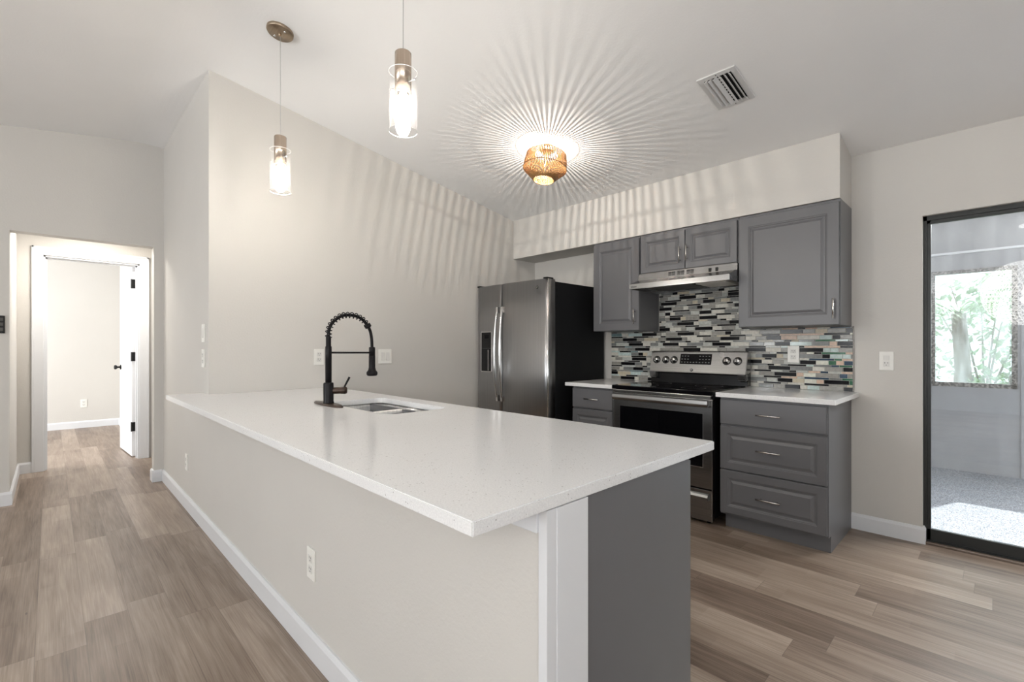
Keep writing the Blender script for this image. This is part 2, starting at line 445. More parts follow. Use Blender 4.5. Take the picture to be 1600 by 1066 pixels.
# hall wall with the wide cased-less opening
OY0, OY1, OZ = -4.136, -3.232, 2.135
m = MB()
m.prism([(-8.6, 0), (OY0, 0), (OY0, OZ), (OY1, OZ), (OY1, 0), (-3.0, 0), (-3.0, ceil_z(-3.0) + .03), (RIDGE_Y, ceil_z(RIDGE_Y) + .04), (-8.6, ceil_z(-8.6) + .04)], 'x', XH - 0.12, XH)
struct(m.build('wall_hall', 'wall'))
struct(B(XP, XH - 0.12, OY0 - 0.12, OY0 - 0.002, 0, 2.44).build('wall_passage_left', 'wall'))
struct(B(XP, XH - 0.12, -3.10, -2.98, 0, 2.44).build('wall_passage_right', 'wall'))
struct(B(XP, XH - 0.12, OY0, -3.10, 2.44, 2.54).build('ceiling_passage', 'ceiling'))
area_light('passage_fill', (-2.35, -3.62, 2.40), (0, 0, 0), 0.30, 0.30, 16, (1, .95, .88))  # no fixture built: unseen fill added to brighten the passage
# bedroom wall with door opening
DY0, DY1, DZ = -3.957, -3.205, 2.135
m = MB()
m.box(XP - 0.12, XP, -7.0, DY0, 0, 2.6); m.box(XP - 0.12, XP, DY1, -2.98, 0, 2.6); m.box(XP - 0.12, XP, DY0, DY1, DZ, 2.6)
struct(m.build('wall_bedroom_front', 'wall'))
struct(B(-6.2, -6.05, -7.0, -2.98, 0, 2.6).build('wall_bedroom_far', 'wall'))
struct(B(-6.05, XP - 0.12, -3.12, -2.98, 0, 2.6).build('wall_bedroom_right', 'wall'))
m = MB(); m.box(-6.05, -5.6, -7.0, -6.9, 0, 2.6); m.box(-3.4, XP - 0.12, -7.0, -6.9, 0, 2.6)
m.box(-5.6, -3.4, -7.0, -6.9, 0, 0.8); m.box(-5.6, -3.4, -7.0, -6.9, 2.3, 2.6)
struct(m.build('wall_bedroom_left', 'wall'))
struct(B(-6.2, XP, -7.0, -2.98, 2.6, 2.7).build('ceiling_bedroom', 'ceiling'))
# living side shell with its window openings behind the camera
m = MB()
m.box(XH - .12, 6.6, -8.7, -8.58, 0, 1.0); m.box(XH - .12, 6.6, -8.7, -8.58, 2.1, 2.6)
for x0_, x1_ in ((XH - .12, -0.6), (0.6, 1.2), (2.4, 4.6), (5.8, 6.6)): m.box(x0_, x1_, -8.7, -8.58, 1.0, 2.1)
struct(m.build('wall_rear', 'wall'))
m = MB(); m.box(6.48, 6.6, -8.58, -5.9, 0, 2.95); m.box(6.48, 6.6, -4.5, 0, 0, 3.06); m.box(6.48, 6.6, -5.9, -4.5, 0, 0.9); m.box(6.48, 6.6, -5.9, -4.5, 2.1, 3.06)
struct(m.build('wall_right', 'wall'))

# baseboards
BBH, BBT = 0.105, 0.015
def bb_prof(sign):   # (out, z)
    return [(0, 0), (BBT, 0), (BBT, BBH - 0.018), (BBT * 0.45, BBH), (0, BBH)]
def baseboard_y(x0, x1, yf, sgn, name):   # runs along x; face looks to sgn*y
    m = MB(); m.prism([(yf + sgn * a, z) for a, z in bb_prof(1)], 'x', x0, x1); return m
def baseboard_x(y0, y1, xf, sgn):
    m = MB(); m.prism([(xf + sgn * a, z) for a, z in bb_prof(1)], 'y', y0, y1); return m
m = baseboard_y(XH, 2.93, -3.16, -1, ''); struct(m.build('baseboard_front', 'trim'))
m = baseboard_x(OY1 - BBT, -3.16 - BBT, XH, 1)
m.prism([(OY1 - a, z) for a, z in bb_prof(1)], 'x', XH - 0.12, XH)
struct(m.build('baseboard_hall_stub', 'trim'))
m = baseboard_x(-8.58, OY0 + BBT, XH, 1)
m.prism([(OY0 + a, z) for a, z in bb_prof(1)], 'x', XP, XH)
m.prism([(XP + a, z) for a, z in bb_prof(1)], 'y', OY0, DY0 - 0.083)
struct(m.build('baseboard_hall', 'trim'))
struct(baseboard_x(-6.9, -3.12, -6.05, 1).build('baseboard_bedroom_far', 'trim'))
struct(baseboard_y(-6.05, -4.6, -3.12, -1, '').build('baseboard_bedroom_right', 'trim'))
m = baseboard_y(2.922, SX0 + BBT, 0.0, -1, '')
m.prism([(SX0 + a, z) for a, z in bb_prof(1)], 'y', 0.0, 0.034)
struct(m.build('baseboard_back', 'trim'))

# ledger strip below the bar overhang and the white end board
struct(B(0.0, 2.93, -3.172, -3.16, 0.832, 0.884, bev=0.002).build('trim_1', 'trim'))
m = B(2.93, 2.954, -3.166, -3.027, 0, 0.884, bev=0.0015)
m.box(2.9525, 2.957, -3.135, -3.027, 0, 0.884, bev=0.001)
struct(m.build('trim_2', 'trim'))

# bedroom door casing and jamb
m = MB()
cw, ct = 0.083, 0.017
def casing(xf, sgn, mm):
    a, b = sorted((xf, xf + sgn * ct))
    a2, b2 = sorted((xf, xf + sgn * (ct + 0.006)))
    mm.box(a, b, DY0 - cw, DY0, 0, DZ + cw, bev=0.003); mm.box(a, b, DY1, DY1 + cw, 0, DZ + cw, bev=0.003); mm.box(a, b, DY0, DY1, DZ, DZ + cw, bev=0.003)
    mm.box(a2, b2, DY0 - cw, DY0 - cw + 0.018, 0, DZ + cw, bev=0.002); mm.box(a2, b2, DY1 + cw - .018, DY1 + cw, 0, DZ + cw, bev=0.002); mm.box(a2, b2, DY0 - cw, DY1 + cw, DZ + cw - 0.018, DZ + cw, bev=0.002)
casing(XP, 1, m)
m.box(XP - 0.12, XP, DY0, DY0 + 0.015, 0, DZ); m.box(XP - 0.12, XP, DY1 - 0.015, DY1, 0, DZ); m.box(XP - 0.12, XP, DY0, DY1, DZ - 0.015, DZ)
m.box(XP - 0.08, XP - 0.045, DY0 + .015, DY0 + 0.027, 0, DZ - .015); m.box(XP - 0.08, XP - 0.045, DY1 - 0.027, DY1 - .015, 0, DZ - .015); m.box(XP - 0.08, XP - 0.045, DY0, DY1, DZ - 0.027, DZ - .015)
struct(m.build('trim_3', 'trim'))
# bedroom door leaf, swung into the bedroom; built along -X from the hinge
hx, hy = XP - 0.125, DY1 - 0.018
leaf = B(-0.72, -0.002, -0.035, 0.0, 0.012, 2.115, bev=0.002)
door = leaf.build('door_1', 'door'); struct(door)
door.location = (hx, hy, 0); door.rotation_euler = (0, 0, R(3.5))
def dchild(mb, name, mat):
    me = bpy.data.meshes.new(name); mb.bm.to_mesh(me); mb.bm.free(); me.materials.append(M[mat])
    o = bpy.data.objects.new(name, me); C.objects.link(o); o.parent = door; return o
for z in (0.34, 1.12, 1.93):
    mm = MB(); mm.box(-0.002, 0.020, -0.040, -0.034, z - 0.05, z + 0.05, bev=0.004); mm.box(-0.0005, 0.003, -0.034, -0.002, z - .05, z + .05)
    mm.tube([(0.001, -0.040, z - .052), (0.001, -0.040, z + .052)], 0.006, 8)
    dchild(mm, 'hinge', 'black')
for s, yb in ((-1, -0.035), (1, 0.0)):
    mm = MB(); kx = -0.655
    rot = Matrix.Translation((kx, yb, 0.985)) @ Matrix.Rotation(R(90) * (1 if s < 0 else -1), 4, 'X')
    mm.lathe([(0.0, 0), (0.030, 0), (0.030, 0.006), (0.012, 0.010), (0.011, 0.032), (0.022, 0.040), (0.027, 0.052), (0.022, 0.064), (0.0, 0.068)], 0, 0, 20, mat=rot, caps=False)
    dchild(mm, 'door_knob', 'black')

# ------------------------------------------------------------------ outlets and switches (built facing -Y at origin)
def plate_base(w, h): return B(-w / 2, w / 2, -0.007, 0, -h / 2, h / 2, bev=0.003)
def outlet(label, loc, rz, w=0.075, h=0.122, group=None):
    t = thing('wall_outlet', label, 'outlet', (0, 0, 0), group)
    plate_base(w, h).build('cover_plate', 'plate', t)
    for s in (-1, 1):
        f = B(-0.017, 0.017, -0.0085, -0.006, s * 0.021 - 0.0145, s * 0.021 + 0.0145, bev=0.003).build('receptacle', 'groove', t)
        m = MB(); m.box(-0.0085, -0.006, -0.0090, -0.008, s * .021 + .001, s * .021 + .009); m.box(0.006, 0.0085, -0.0090, -0.008, s * .021 + .001, s * .021 + .008)
        m.lathe([(0.0028, -0.009), (0.0028, -0.008)], 0, 0, 8, mat=Matrix.Translation((0, -0.017, s * .021 - .007)) @ Matrix.Rotation(R(90), 4, 'X') @ Matrix.Translation((0, 0, 0)))
        m.build('slots', 'slot', f)
    t.location = loc; t.rotation_euler = (0, 0, rz); return t
def switch(label, loc, rz, gangs=1, w=0.075, h=0.122, combo=False):
    t = thing('light_switch', label, 'switch', (0, 0, 0))
    W = w + (gangs - 1) * 0.046
    plate_base(W, h).build('cover_plate', 'plate', t)
    for g in range(gangs):
        cx = (g - (gangs - 1) / 2) * 0.046
        if combo:
            B(cx - .016, cx + .016, -.010, -.006, 0.004, 0.036, bev=.002).build('rocker', 'groove', t)
            f = B(cx - .016, cx + .016, -.0085, -.006, -.036, -0.003, bev=.002).build('receptacle', 'groove', t)
            m = MB(); m.box(cx - .0085, cx - .006, -.009, -.008, -.016, -.008); m.box(cx + .006, cx + .0085, -.009, -.008, -.016, -.008); m.box(cx - .002, cx + .002, -.009, -.008, -.029, -.024)
            m.build('slots', 'slot', f)
        else:
            m = MB(); m.prism([(-0.006, -0.034), (-0.0125, -0.032), (-0.009, 0), (-0.0075, 0.034), (-0.006, 0.034)], 'x', cx - .0165, cx + .0165)
            m.build('rocker', 'groove', t)
    t.location = loc; t.rotation_euler = (0, 0, rz); return t
outlet('white duplex outlet on the side wall, directly behind the black faucet column', (0, -2.434, 1.150), R(90))
switch('white two-gang switch plate on the side wall between faucet and refrigerator', (0, -1.872, 1.147), R(90), gangs=2)
switch('upper of two white switch plates beside the tall wall corner', (-0.135, -3.16, 1.320), 0)
outlet('white plate below the switch on the wall beside the tall corner', (-0.135, -3.16, 1.150), 0)
outlet('small white outlet low on the half wall at the far hall end', (-0.685, -3.16, 0.35), 0)
outlet('white outlet low on the half wall, nearest to the bar end', (1.712, -3.16, 0.365), 0)
outlet('cream outlet set into the mosaic backsplash right of the range', (2.575, -0.010, 1.174), 0)
switch('white switch and outlet combination plate left of the sliding door', (3.108, 0, 1.135), 0, combo=True)
outlet('square white outlet low on the bedroom wall seen through the doorway', (-6.05, -3.545, 0.37), R(90))
m = MB(); t = thing('wall_keypad', 'small black wall keypad at the far left edge on hall wall', 'keypad', (XH, -4.215, 1.40))
B(XH, XH + .014, -4.27, -4.160, 1.332, 1.468, bev=.004).build('housing', 'black', t)
for i in range(3): B(XH + .013, XH + .017, -4.186, -4.168, 1.35 + i * .038, 1.375 + i * .038, bev=.002).build('button', 'slot', t)

# ------------------------------------------------------------------ bar counter
ZC0, ZC1 = 0.886, 0.915
def rounded_rect(x0, x1, y0, y1, r, n=6):
    pts = []
    for cx, cy, a in ((x1 - r, y1 - r, 0), (x0 + r, y1 - r, 90), (x0 + r, y0 + r, 180), (x1 - r, y0 + r, 270)):
        for k in range(n + 1):
            an = R(a + 90 * k / n); pts.append((cx + r * math.cos(an), cy + r * math.sin(an)))
    return pts
SK = (0.98, 1.665, -2.80, -2.45)      # sink opening x0,x1,y0,y1
def slab(outer, hole, z0, z1, bev=0.003):
    bm = bmesh.new()
    vo = [bm.verts.new((x, y, z1)) for x, y in outer]; es = [bm.edges.new((vo[i], vo[(i + 1) % len(vo)])) for i in range(len(vo))]
    if hole:
        vh = [bm.verts.new((x, y, z1)) for x, y in hole]; es += [bm.edges.new((vh[i], vh[(i + 1) % len(vh)])) for i in range(len(vh))]
    bmesh.ops.triangle_fill(bm, use_beauty=True, use_dissolve=False, edges=es)
    bmesh.ops.recalc_face_normals(bm, faces=bm.faces[:])
    if bm.faces[0].normal.z < 0: bmesh.ops.reverse_faces(bm, faces=bm.faces[:])
    ret = bmesh.ops.extrude_face_region(bm, geom=bm.faces[:])
    for g in ret['geom']:
        if isinstance(g, bmesh.types.BMVert): g.co.z = z0
    bmesh.ops.recalc_face_normals(bm, faces=bm.faces[:])
    be = [e for e in bm.edges if len(e.link_faces) == 2 and e.calc_face_angle(0) > 0.8]
    if bev: bmesh.ops.bevel(bm, geom=be, offset=bev, segments=2, affect='EDGES')
    m = MB(); m.bm.free(); m.bm = bm; return m
outer = [(-0.152, -3.369), (2.957, -3.369), (2.957, -2.333), (0.002, -2.333), (0.002, -3.161), (-0.152, -3.161)]
o = slab(outer, rounded_rect(*SK, 0.055), ZC0, ZC1, 0.0025).build('bar_countertop', 'quartz')
tag(o, 'long white speckled quartz bar counter with sink cutout in the foreground', 'countertop')

# sink: double bowl hung under the cutout
sk = thing('kitchen_sink', 'stainless steel double bowl undermount sink in the white bar counter', 'sink', (1.30, -2.63, 0.70))
def bowl(x0, x1, y0, y1, depth):
    m = MB(); zt = ZC0 - 0.001; loops = []
    for ins, z, r in ((0, zt, .05), (0.002, zt - .02, .05), (0.010, zt - depth + .03, .05), (0.028, zt - depth + .006, .04), (0.05, zt - depth, .03)):
        loops.append([(x, y, z) for x, y in rounded_rect(x0 + ins, x1 - ins, y0 + ins, y1 - ins, r)])
    tmp = bmesh.new(); L = [[tmp.verts.new(p) for p in lp] for lp in loops]; n = len(L[0])
    for a, b in zip(L, L[1:]):
        for k in range(n):
            f = tmp.faces.new((a[k], a[(k + 1) % n], b[(k + 1) % n], b[k])); f.smooth = True
    tmp.faces.new(L[-1]); m.merge(tmp)
    bmesh.ops.recalc_face_normals(m.bm, faces=m.bm.faces[:])
    r = bmesh.ops.solidify(m.bm, geom=m.bm.faces[:], thickness=0.0015)
    return m
mid = 1.325
for x0, x1 in ((SK[0] - .012, mid - .008), (mid + .008, SK[1] + .012)):
    bw = bowl(x0, x1, SK[2] - .012, SK[3] + .012, 0.175).build('bowl', 'sink', sk)
    MB().lathe([(0.0, 0.7135), (0.02, 0.7135), (0.038, 0.7155), (0.042, 0.7145), (0.042, 0.712)], (x0 + x1) / 2, -2.63, 24, caps=False).build('drain', 'chrome', bw)
m = B(mid - .0085, mid + .0085, SK[2] - .012, SK[3] + .012, 0.868, ZC0 - .003, bev=.003); m.build('divider', 'sink', sk)

# ------------------------------------------------------------------ faucet
FX, FY = 1.125, -2.842
fa = thing('kitchen_faucet', 'black spring-neck pull-down faucet standing at the sink on the bar counter', 'faucet', (FX, FY, ZC1))
pl = []
for k in range(40):
    a = 2 * math.pi * k / 40; pl.append((FX - 0.005 + 0.165 * abs(math.cos(a)) ** .8 * (1 if math.cos(a) > 0 else -1), FY + 0.03 * abs(math.sin(a)) ** .9 * (1 if math.sin(a) > 0 else -1)))
m = MB(); m.rings([[(FX + (x - FX) * s, FY + (y - FY) * s, z) for x, y in pl] for s, z in ((1, ZC1), (1, ZC1 + .007), (0.90, ZC1 + .012))])
m.build('base_plate', 'faucet_plate', fa)
MB().lathe([(0.028, .922), (0.028, .932), (0.0262, .938), (0.0262, 1.030), (0.024, 1.036), (0.0165, 1.037)], FX, FY, 28).build('valve_body', 'faucet', fa)
MB().lathe([(0.0165, 1.030), (0.0165, 1.226), (0.0150, 1.230), (0.0135, 1.232), (0.0135, 1.278), (0.0125, 1.284)], FX, FY, 24).build('stem', 'faucet', fa)
# spring neck and hose in the plane x = FX, spout to +Y
arc = [(FY, 1.275), (FY + .001, 1.31), (FY + .014, 1.345), (FY + .040, 1.375), (FY + .076, 1.396), (FY + .115, 1.402), (FY + .158, 1.397), (FY + .194, 1.380), (FY + .222, 1.352), (FY + .241, 1.318), (FY + .250, 1.275), (FY + .253, 1.225)]
def smooth(pts, n=8):
    out = []
    P = [pts[0]] + list(pts) + [pts[-1]]
    for i in range(1, len(P) - 2):
        p0, p1, p2, p3 = map(Vector, P[i - 1:i + 3])
        for k in range(n):
            t_ = k / n; out.append(0.5 * ((2 * p1) + (p2 - p0) * t_ + (2 * p0 - 5 * p1 + 4 * p2 - p3) * t_ ** 2 + (3 * p1 - p0 - 3 * p2 + p3) * t_ ** 3))
    out.append(Vector(P[-1])); return out
path = smooth([(FX, y, z) for y, z in arc])
MB().tube(path, 0.0085, 12).build('hose', 'faucet', fa)
cut = int(len(path) * 0.745)
coil = []; sub = path[:cut + 1]; turns = 15; N = turns * 14
def at(u):
    f = u * (len(sub) - 1); i = min(int(f), len(sub) - 2); return sub[i].lerp(sub[i + 1], f - i), (sub[i + 1] - sub[i]).normalized()
for k in range(N + 1):
    p, d = at(k / N); a = 2 * math.pi * turns * k / N
    u = Vector((1, 0, 0)); w = d.cross(u)
    coil.append(p + (u * math.cos(a) + w * math.sin(a)) * 0.0155)
MB().tube(coil, 0.0028, 6).build('spring', 'faucet', fa)
p, d = at(1.0)
mt = Matrix.Translation(p) @ d.to_track_quat('Z', 'X').to_matrix().to_4x4()
MB().lathe([(0.012, -.012), (0.019, -.012), (0.019, .006), (0.012, .010)], 0, 0, 20, mat=mt).build('collar', 'faucet', fa)
HY = FY + .253
m = MB(); m.tube([(FX, FY + .012, 1.196), (FX, HY - .010, 1.194)], 0.0055, 10)
m.lathe([(0.0175, 1.176), (0.0175, 1.222), (0.014, 1.226)], FX, HY, 20); m.build('holder_arm', 'faucet', fa)
MB().lathe([(0.0, 1.062), (0.026, 1.062), (0.031, 1.070), (0.031, 1.082), (0.022, 1.094), (0.0185, 1.110), (0.0180, 1.176), (0.012, 1.182)], FX, HY, 24, caps=False).build('spray_head', 'faucet', fa)
ld = Vector((0.35, 0.94, 0)).normalized()
mt = Matrix.Translation(Vector((FX, FY, 0.992))) @ ld.to_track_quat('Z', 'X').to_matrix().to_4x4()
hb = MB().lathe([(0.018, .015), (0.018, .060), (0.019, .062), (0.0205, .085), (0.016, .094), (0.0, .096)], 0, 0, 20, mat=mt, caps=False).build('handle_hub', 'faucet_plate', fa)
p0 = Vector((FX, FY, .998)) + ld * 0.075
MB().tube([p0, p0 + ld * .012 + Vector((0, 0, .025)), p0 + ld * .032 + Vector((0, 0, .065))], [.005, .005, .006], 10).build('lever', 'faucet', hb)

# ------------------------------------------------------------------ cabinetry helpers
def panel_front(x0, x1, z0, z1, yb, t=0.020, sgn=-1, flat=False, fr=0.055):
    """door or drawer front; back at yb, face at yb+sgn*t; raised centre panel"""
    m = MB(); yf = yb + sgn * t
    def rect(i, y): return [(x0 + i, y, z0 + i), (x1 - i, y, z0 + i), (x1 - i, y, z1 - i), (x0 + i, y, z1 - i)]
    L = [rect(0, yb), rect(0, yf - sgn * .003), rect(0.003, yf)]
    if not flat:
        L += [rect(fr, yf), rect(fr + .004, yf - sgn * .003), rect(fr + .008, yf - sgn * .0035), rect(fr + .014, yf - sgn * .009),
              rect(fr + .020, yf - sgn * .009), rect(fr + .034, yf - sgn * .003), rect(fr + .036, yf - sgn * .0015)]
    m.rings(L); return m
def pull(x, z, yf, length, vertical, sgn=-1):
    m = MB(); h = length / 2; st = 0.028
    if vertical:
        m.tube([(x, yf + sgn * st, z - h), (x, yf + sgn * st, z + h)], 0.0055, 10)
        for s in (-1, 1): m.tube([(x, yf, z + s * h * .66), (x, yf + sgn * st, z + s * h * .66)], 0.0045, 8)
    else:
        m.tube([(x - h, yf + sgn * st, z), (x + h, yf + sgn * st, z)], 0.0055, 10)
        for s in (-1, 1): m.tube([(x + s * h * .66, yf, z), (x + s * h * .66, yf + sgn * st, z)], 0.0045, 8)
    return m

# bar cabinets (doors face the kitchen, +Y), hollow bodies so the sink hangs free
def bar_cab(x0, x1, label, end=False, doors=2):
    t = thing('bar_base_cabinet', label, 'cabinet', ((x0 + x1) / 2, -2.75, 0), 'base cabinets under the bar counter')
    m = MB(); y0, y1 = -3.027, -2.50
    m.box(x0, x0 + .018, y0, y1, 0.10, 0.884); m.box(x1 - .018, x1, y0, y1, 0.0 if end else 0.10, 0.884)
    m.box(x0 + .018, x1 - .018, y0, y0 + .012, .10, .884); m.box(x0 + .018, x1 - .018, y0 + .012, y1, .10, .118)
    m.box(x0 + .018, x1 - .018, y1 - .02, y1, .845, .884); m.box(x0, x1 - (.018 if end else 0), y1 - .08, y1 - .065, 0, .10)
    m.build('body', 'cab', t)
    if end:
        B(x1, x1 + .006, -3.026, -2.524, 0.0, 0.884).build('end_panel', 'cab', t)
        B(x1 - .02, x1 + .008, -2.514, -2.479, 0.0, 0.884, bev=.004).build('corner_strip', 'cab', t)
    w = (x1 - x0) / doors
    for i in range(doors):
        a, b = x0 + i * w + .003, x0 + (i + 1) * w - .003
        if end and i == doors - 1: b -= .022
        d = panel_front(a, b, .12, .875, y1, sgn=1).build('door', 'cab', t)
        pull(b - .04 if (i == 0 and doors == 2) else a + .04, .72, y1 + .020, .13, True, 1).build('handle', 'nickel', d)
bar_cab(0.006, 0.90, 'grey base cabinet under the bar counter beside the tall side wall')
bar_cab(0.903, 1.75, 'grey sink base cabinet under the bar counter below the sink')
bar_cab(1.753, 2.30, 'grey base cabinet under the bar counter between sink and end cabinet', doors=1)
bar_cab(2.303, 2.948, 'plain grey end cabinet closing the near end of the bar')

# base cabinets on the back wall
def base_cab(x0, x1, label, pull_x, right_open):
    t = thing('base_cabinet', label, 'cabinet', ((x0 + x1) / 2, -0.31, 0), 'grey drawer base cabinets beside the range')
    m = MB(); m.box(x0, x1, -0.632, -0.008, 0.10, 0.889, bev=.0015)
    m.box(x0 + .012, x1 - .02, -0.575, -0.02, 0.0, 0.10)
    m.box(x1 - .02, x1, -0.577, -0.008, 0.0, 0.101)
    m.build('body', 'cab', t)
    for z0, z1, fl in ((.711, .875, True), (.409, .697, False), (.115, .401, False)):
        d = panel_front(x0 + .004, x1 - .006, z0, z1, -.632, flat=fl, fr=.047).build('drawer', 'cab', t)
        pz = {0.711: .790, .409: .560, .115: .254}[z0]
        pull(pull_x, pz, -.652, .142, False).build('handle', 'nickel', d)
base_cab(2.300, 2.922, 'grey three-drawer base cabinet right of the range', 2.607, True)
base_cab(1.040, 1.456, 'narrow grey drawer base cabinet between refrigerator and range', 1.257, False)
o = B(2.285, 2.966, -0.682, -0.006, 0.8905, 0.921, bev=.003).build('countertop', 'quartz'); tag(o, 'short white quartz countertop right of the range', 'countertop')
o = B(0.985, 1.464, -0.682, -0.006, 0.8905, 0.921, bev=.003).build('countertop', 'quartz'); tag(o, 'small white quartz countertop between refrigerator and range', 'countertop')

# upper cabinets
def upper(x0, x1, z0, label, doors, pulls, fr=.055):
    t = thing('wall_cabinet', label, 'cabinet', ((x0 + x1) / 2, -.16, z0), 'grey wall cabinets under the soffit')
    B(x0, x1, -.323, -.002, z0, 2.166, bev=.0015).build('body', 'cab', t)
    for (a, b), (px_, pz) in zip(doors, pulls):
        d = panel_front(a, b, z0 + .001, 2.146, -.323, fr=fr).build('door', 'cab', t)
        pull(px_, pz, -.343, .128, True).build('handle', 'nickel', d)
upper(1.043, 1.508, 1.368, 'tall narrow grey wall cabinet left of the range hood', [(1.043, 1.507)], [(1.471, 1.485)], .065)
upper(1.512, 2.306, 1.840, 'short double-door grey wall cabinet above the range hood', [(1.526, 1.908), (1.913, 2.300)], [(1.873, 1.953), (1.930, 1.960)], .045)
upper(2.310, 2.922, 1.368, 'large single-door grey wall cabinet right of the range hood', [(2.312, 2.918)], [(2.889, 1.471)], .065)

# ------------------------------------------------------------------ backsplash mosaic
random.seed(7)
PAL = [('black', (0.006, 0.006, 0.007), 0.12), ('taupe', (0.27, 0.26, 0.235), 0.2), ('grey', (0.19, 0.195, 0.19), 0.12), ('marble', (0.58, 0.56, 0.50), 0.3),
       ('pale', (0.47, 0.48, 0.45), 0.12), ('sand', (0.50, 0.44, 0.33), 0.3), ('ice', (0.50, 0.60, 0.58), 0.08), ('teal', (0.16, 0.23, 0.24), 0.08),
       ('pink', (0.58, 0.42, 0.32), 0.25), ('blue', (0.03, 0.06, 0.10), 0.08), ('green', (0.05, 0.15, 0.09), 0.08), ('cream', (0.66, 0.66, 0.57), 0.25)]
tm = ['grout']
for n_, c_, r_ in PAL:
    M['tile_' + n_] = plain('mosaic_' + n_, c_, r_, spec=0.12 if n_ == 'black' else 0.3, var=0.14, scale=60); tm.append('tile_' + n_)
idx = {n_: i + 1 for i, (n_, _, _) in enumerate(PAL)}
m = MB(); ZT = 0.9215
m.box(1.013, 2.934, -.005, -.001, ZT, 1.366); m.box(1.513, 2.305, -.005, -.001, 1.366, 1.715)
def tile(x0, x1, z0, z1, mi):
    # bevelled tile face
    g = .0009; x0 += g; x1 -= g; z0 += g; z1 -= g
    if x1 - x0 < .003: return
    b = .0012; y0, y1 = -.005, -.0095
    bm = m.bm
    A = [bm.verts.new(p) for p in ((x0, y0, z0), (x1, y0, z0), (x1, y0, z1), (x0, y0, z1))]
    Bv = [bm.verts.new(p) for p in ((x0 + b, y1, z0 + b), (x1 - b, y1, z0 + b), (x1 - b, y1, z1 - b), (x0 + b, y1, z1 - b))]
    f = bm.faces.new(Bv); f.material_index = mi
    for k in range(4):
        f = bm.faces.new((A[k], A[(k + 1) % 4], Bv[(k + 1) % 4], Bv[k])); f.material_index = mi
SHEET = 0.305
thick_rows = [['taupe', 'black', 'marble', 'taupe'], ['grey', 'pale', 'black', 'marble'], ['marble', 'taupe', 'black', 'taupe'], ['taupe', 'marble', 'taupe', 'black'], ['pale', 'black', 'marble', 'taupe'], ['grey', 'black', 'marble', 'pale']]
thin_rows = [['black', 'taupe', 'marble'], ['pale', 'black', 'taupe'], ['taupe', 'black', 'pale'], ['black', 'marble', 'grey']]
z = ZT; k = 0
while z < 1.714:
    h = .0298 if k % 2 == 0 else .0150
    z1 = min(z + h, 1.714)
    xa, xb = (1.013, 2.930) if z < 1.366 else (1.513, 2.305)
    if z < 1.366 < z1 and z1 - 1.366 > .003: z1 = 1.366
    x = 1.013 - ((k * 0.137) % SHEET); 
    seq = (thick_rows[(k // 2) % 6] if k % 2 == 0 else thin_rows[(k // 2) % 4]); j = 0
    while x < xb:
        c = seq[j % len(seq)]
        if c == 'black': w = random.choice([.047, .100, .147, .147] if k % 2 == 0 else [.047, .12, .150])
        else: w = random.choice([.045, .075, .105, .14])
        a, b_ = max(x, xa), min(x + w, xb)
        if b_ > a:
            cc = c; rr_ = random.random()
            xm = (a + b_) / 2
            if xm > 2.52 and c != 'black':
                if rr_ < .26: cc = 'pink'
                elif rr_ < .36: cc = 'cream'
                elif rr_ < .50: cc = 'ice'
            if xm > 2.70:  # blue and green put reflected, iridescent tints into the tile colour
                if c == 'black' and rr_ < .55: cc = 'blue'
                elif rr_ > .95: cc = 'green'
            if xm < 1.30 and c in ('pale', 'grey', 'taupe') and rr_ < .35: cc = random.choice(['ice', 'teal'])
            if c == 'marble' and rr_ < .16: cc = 'sand'
            if c == 'taupe' and .5 < rr_ < .62: cc = 'grey'
            tile(a, b_, z, z1, idx[cc])
        x += w; j += 1
    z = z1; k += 1
m.box(2.930, 2.935, -.010, -.001, ZT, 1.366, mi=0)
bs = m.build('backsplash', tm); tag(bs, 'mosaic strip-tile backsplash of black, grey, cream and pink glass behind the range', 'backsplash')
B(2.931, 2.936, -.0115, -.001, ZT, 1.367).build('edge_trim', 'edge_trim', bs)

# ------------------------------------------------------------------ refrigerator
fr = thing('refrigerator', 'side-by-side stainless steel refrigerator with black sides in the corner', 'refrigerator', (.49, -.45, 0))
B(.034, .948, -.765, -.035, .02, 1.795, bev=.006).build('cabinet_body', 'black_side', fr)
def fy(x):   # gently bowed front
    u = (x - .49) / .46; return -.893 + .022 * u * u
def fdoor(x0, x1, name='door'):
    m = MB(); n = 14
    pts = [(x0 + (x1 - x0) * i / n, fy(x0 + (x1 - x0) * i / n)) for i in range(n + 1)]
    r = .018
    front = [(x0, fy(x0) + r * 1.3), (x0 + r * .3, fy(x0) + r * .4)] + [(max(min(x, x1 - r), x0 + r), y) for x, y in pts] + [(x1 - r * .3, fy(x1) + r * .4), (x1, fy(x1) + r * 1.3)]
    poly = [(x0, -.772)] + front + [(x1, -.772)]
    m.prism(poly, 'z', .09, 1.812); return m.build(name, 'steel_v', fr)
dl = fdoor(.032, .392); dr = fdoor(.402, .950)
for d_, (x0, x1) in ((dl, (.032, .392)), (dr, (.402, .950))):
    for f in d_.data.polygons:
        f.use_smooth = abs(f.normal.z) < .5
B(.040, .944, -.772, -.762, .09, 1.80).build('door_gasket', 'gasket', fr)
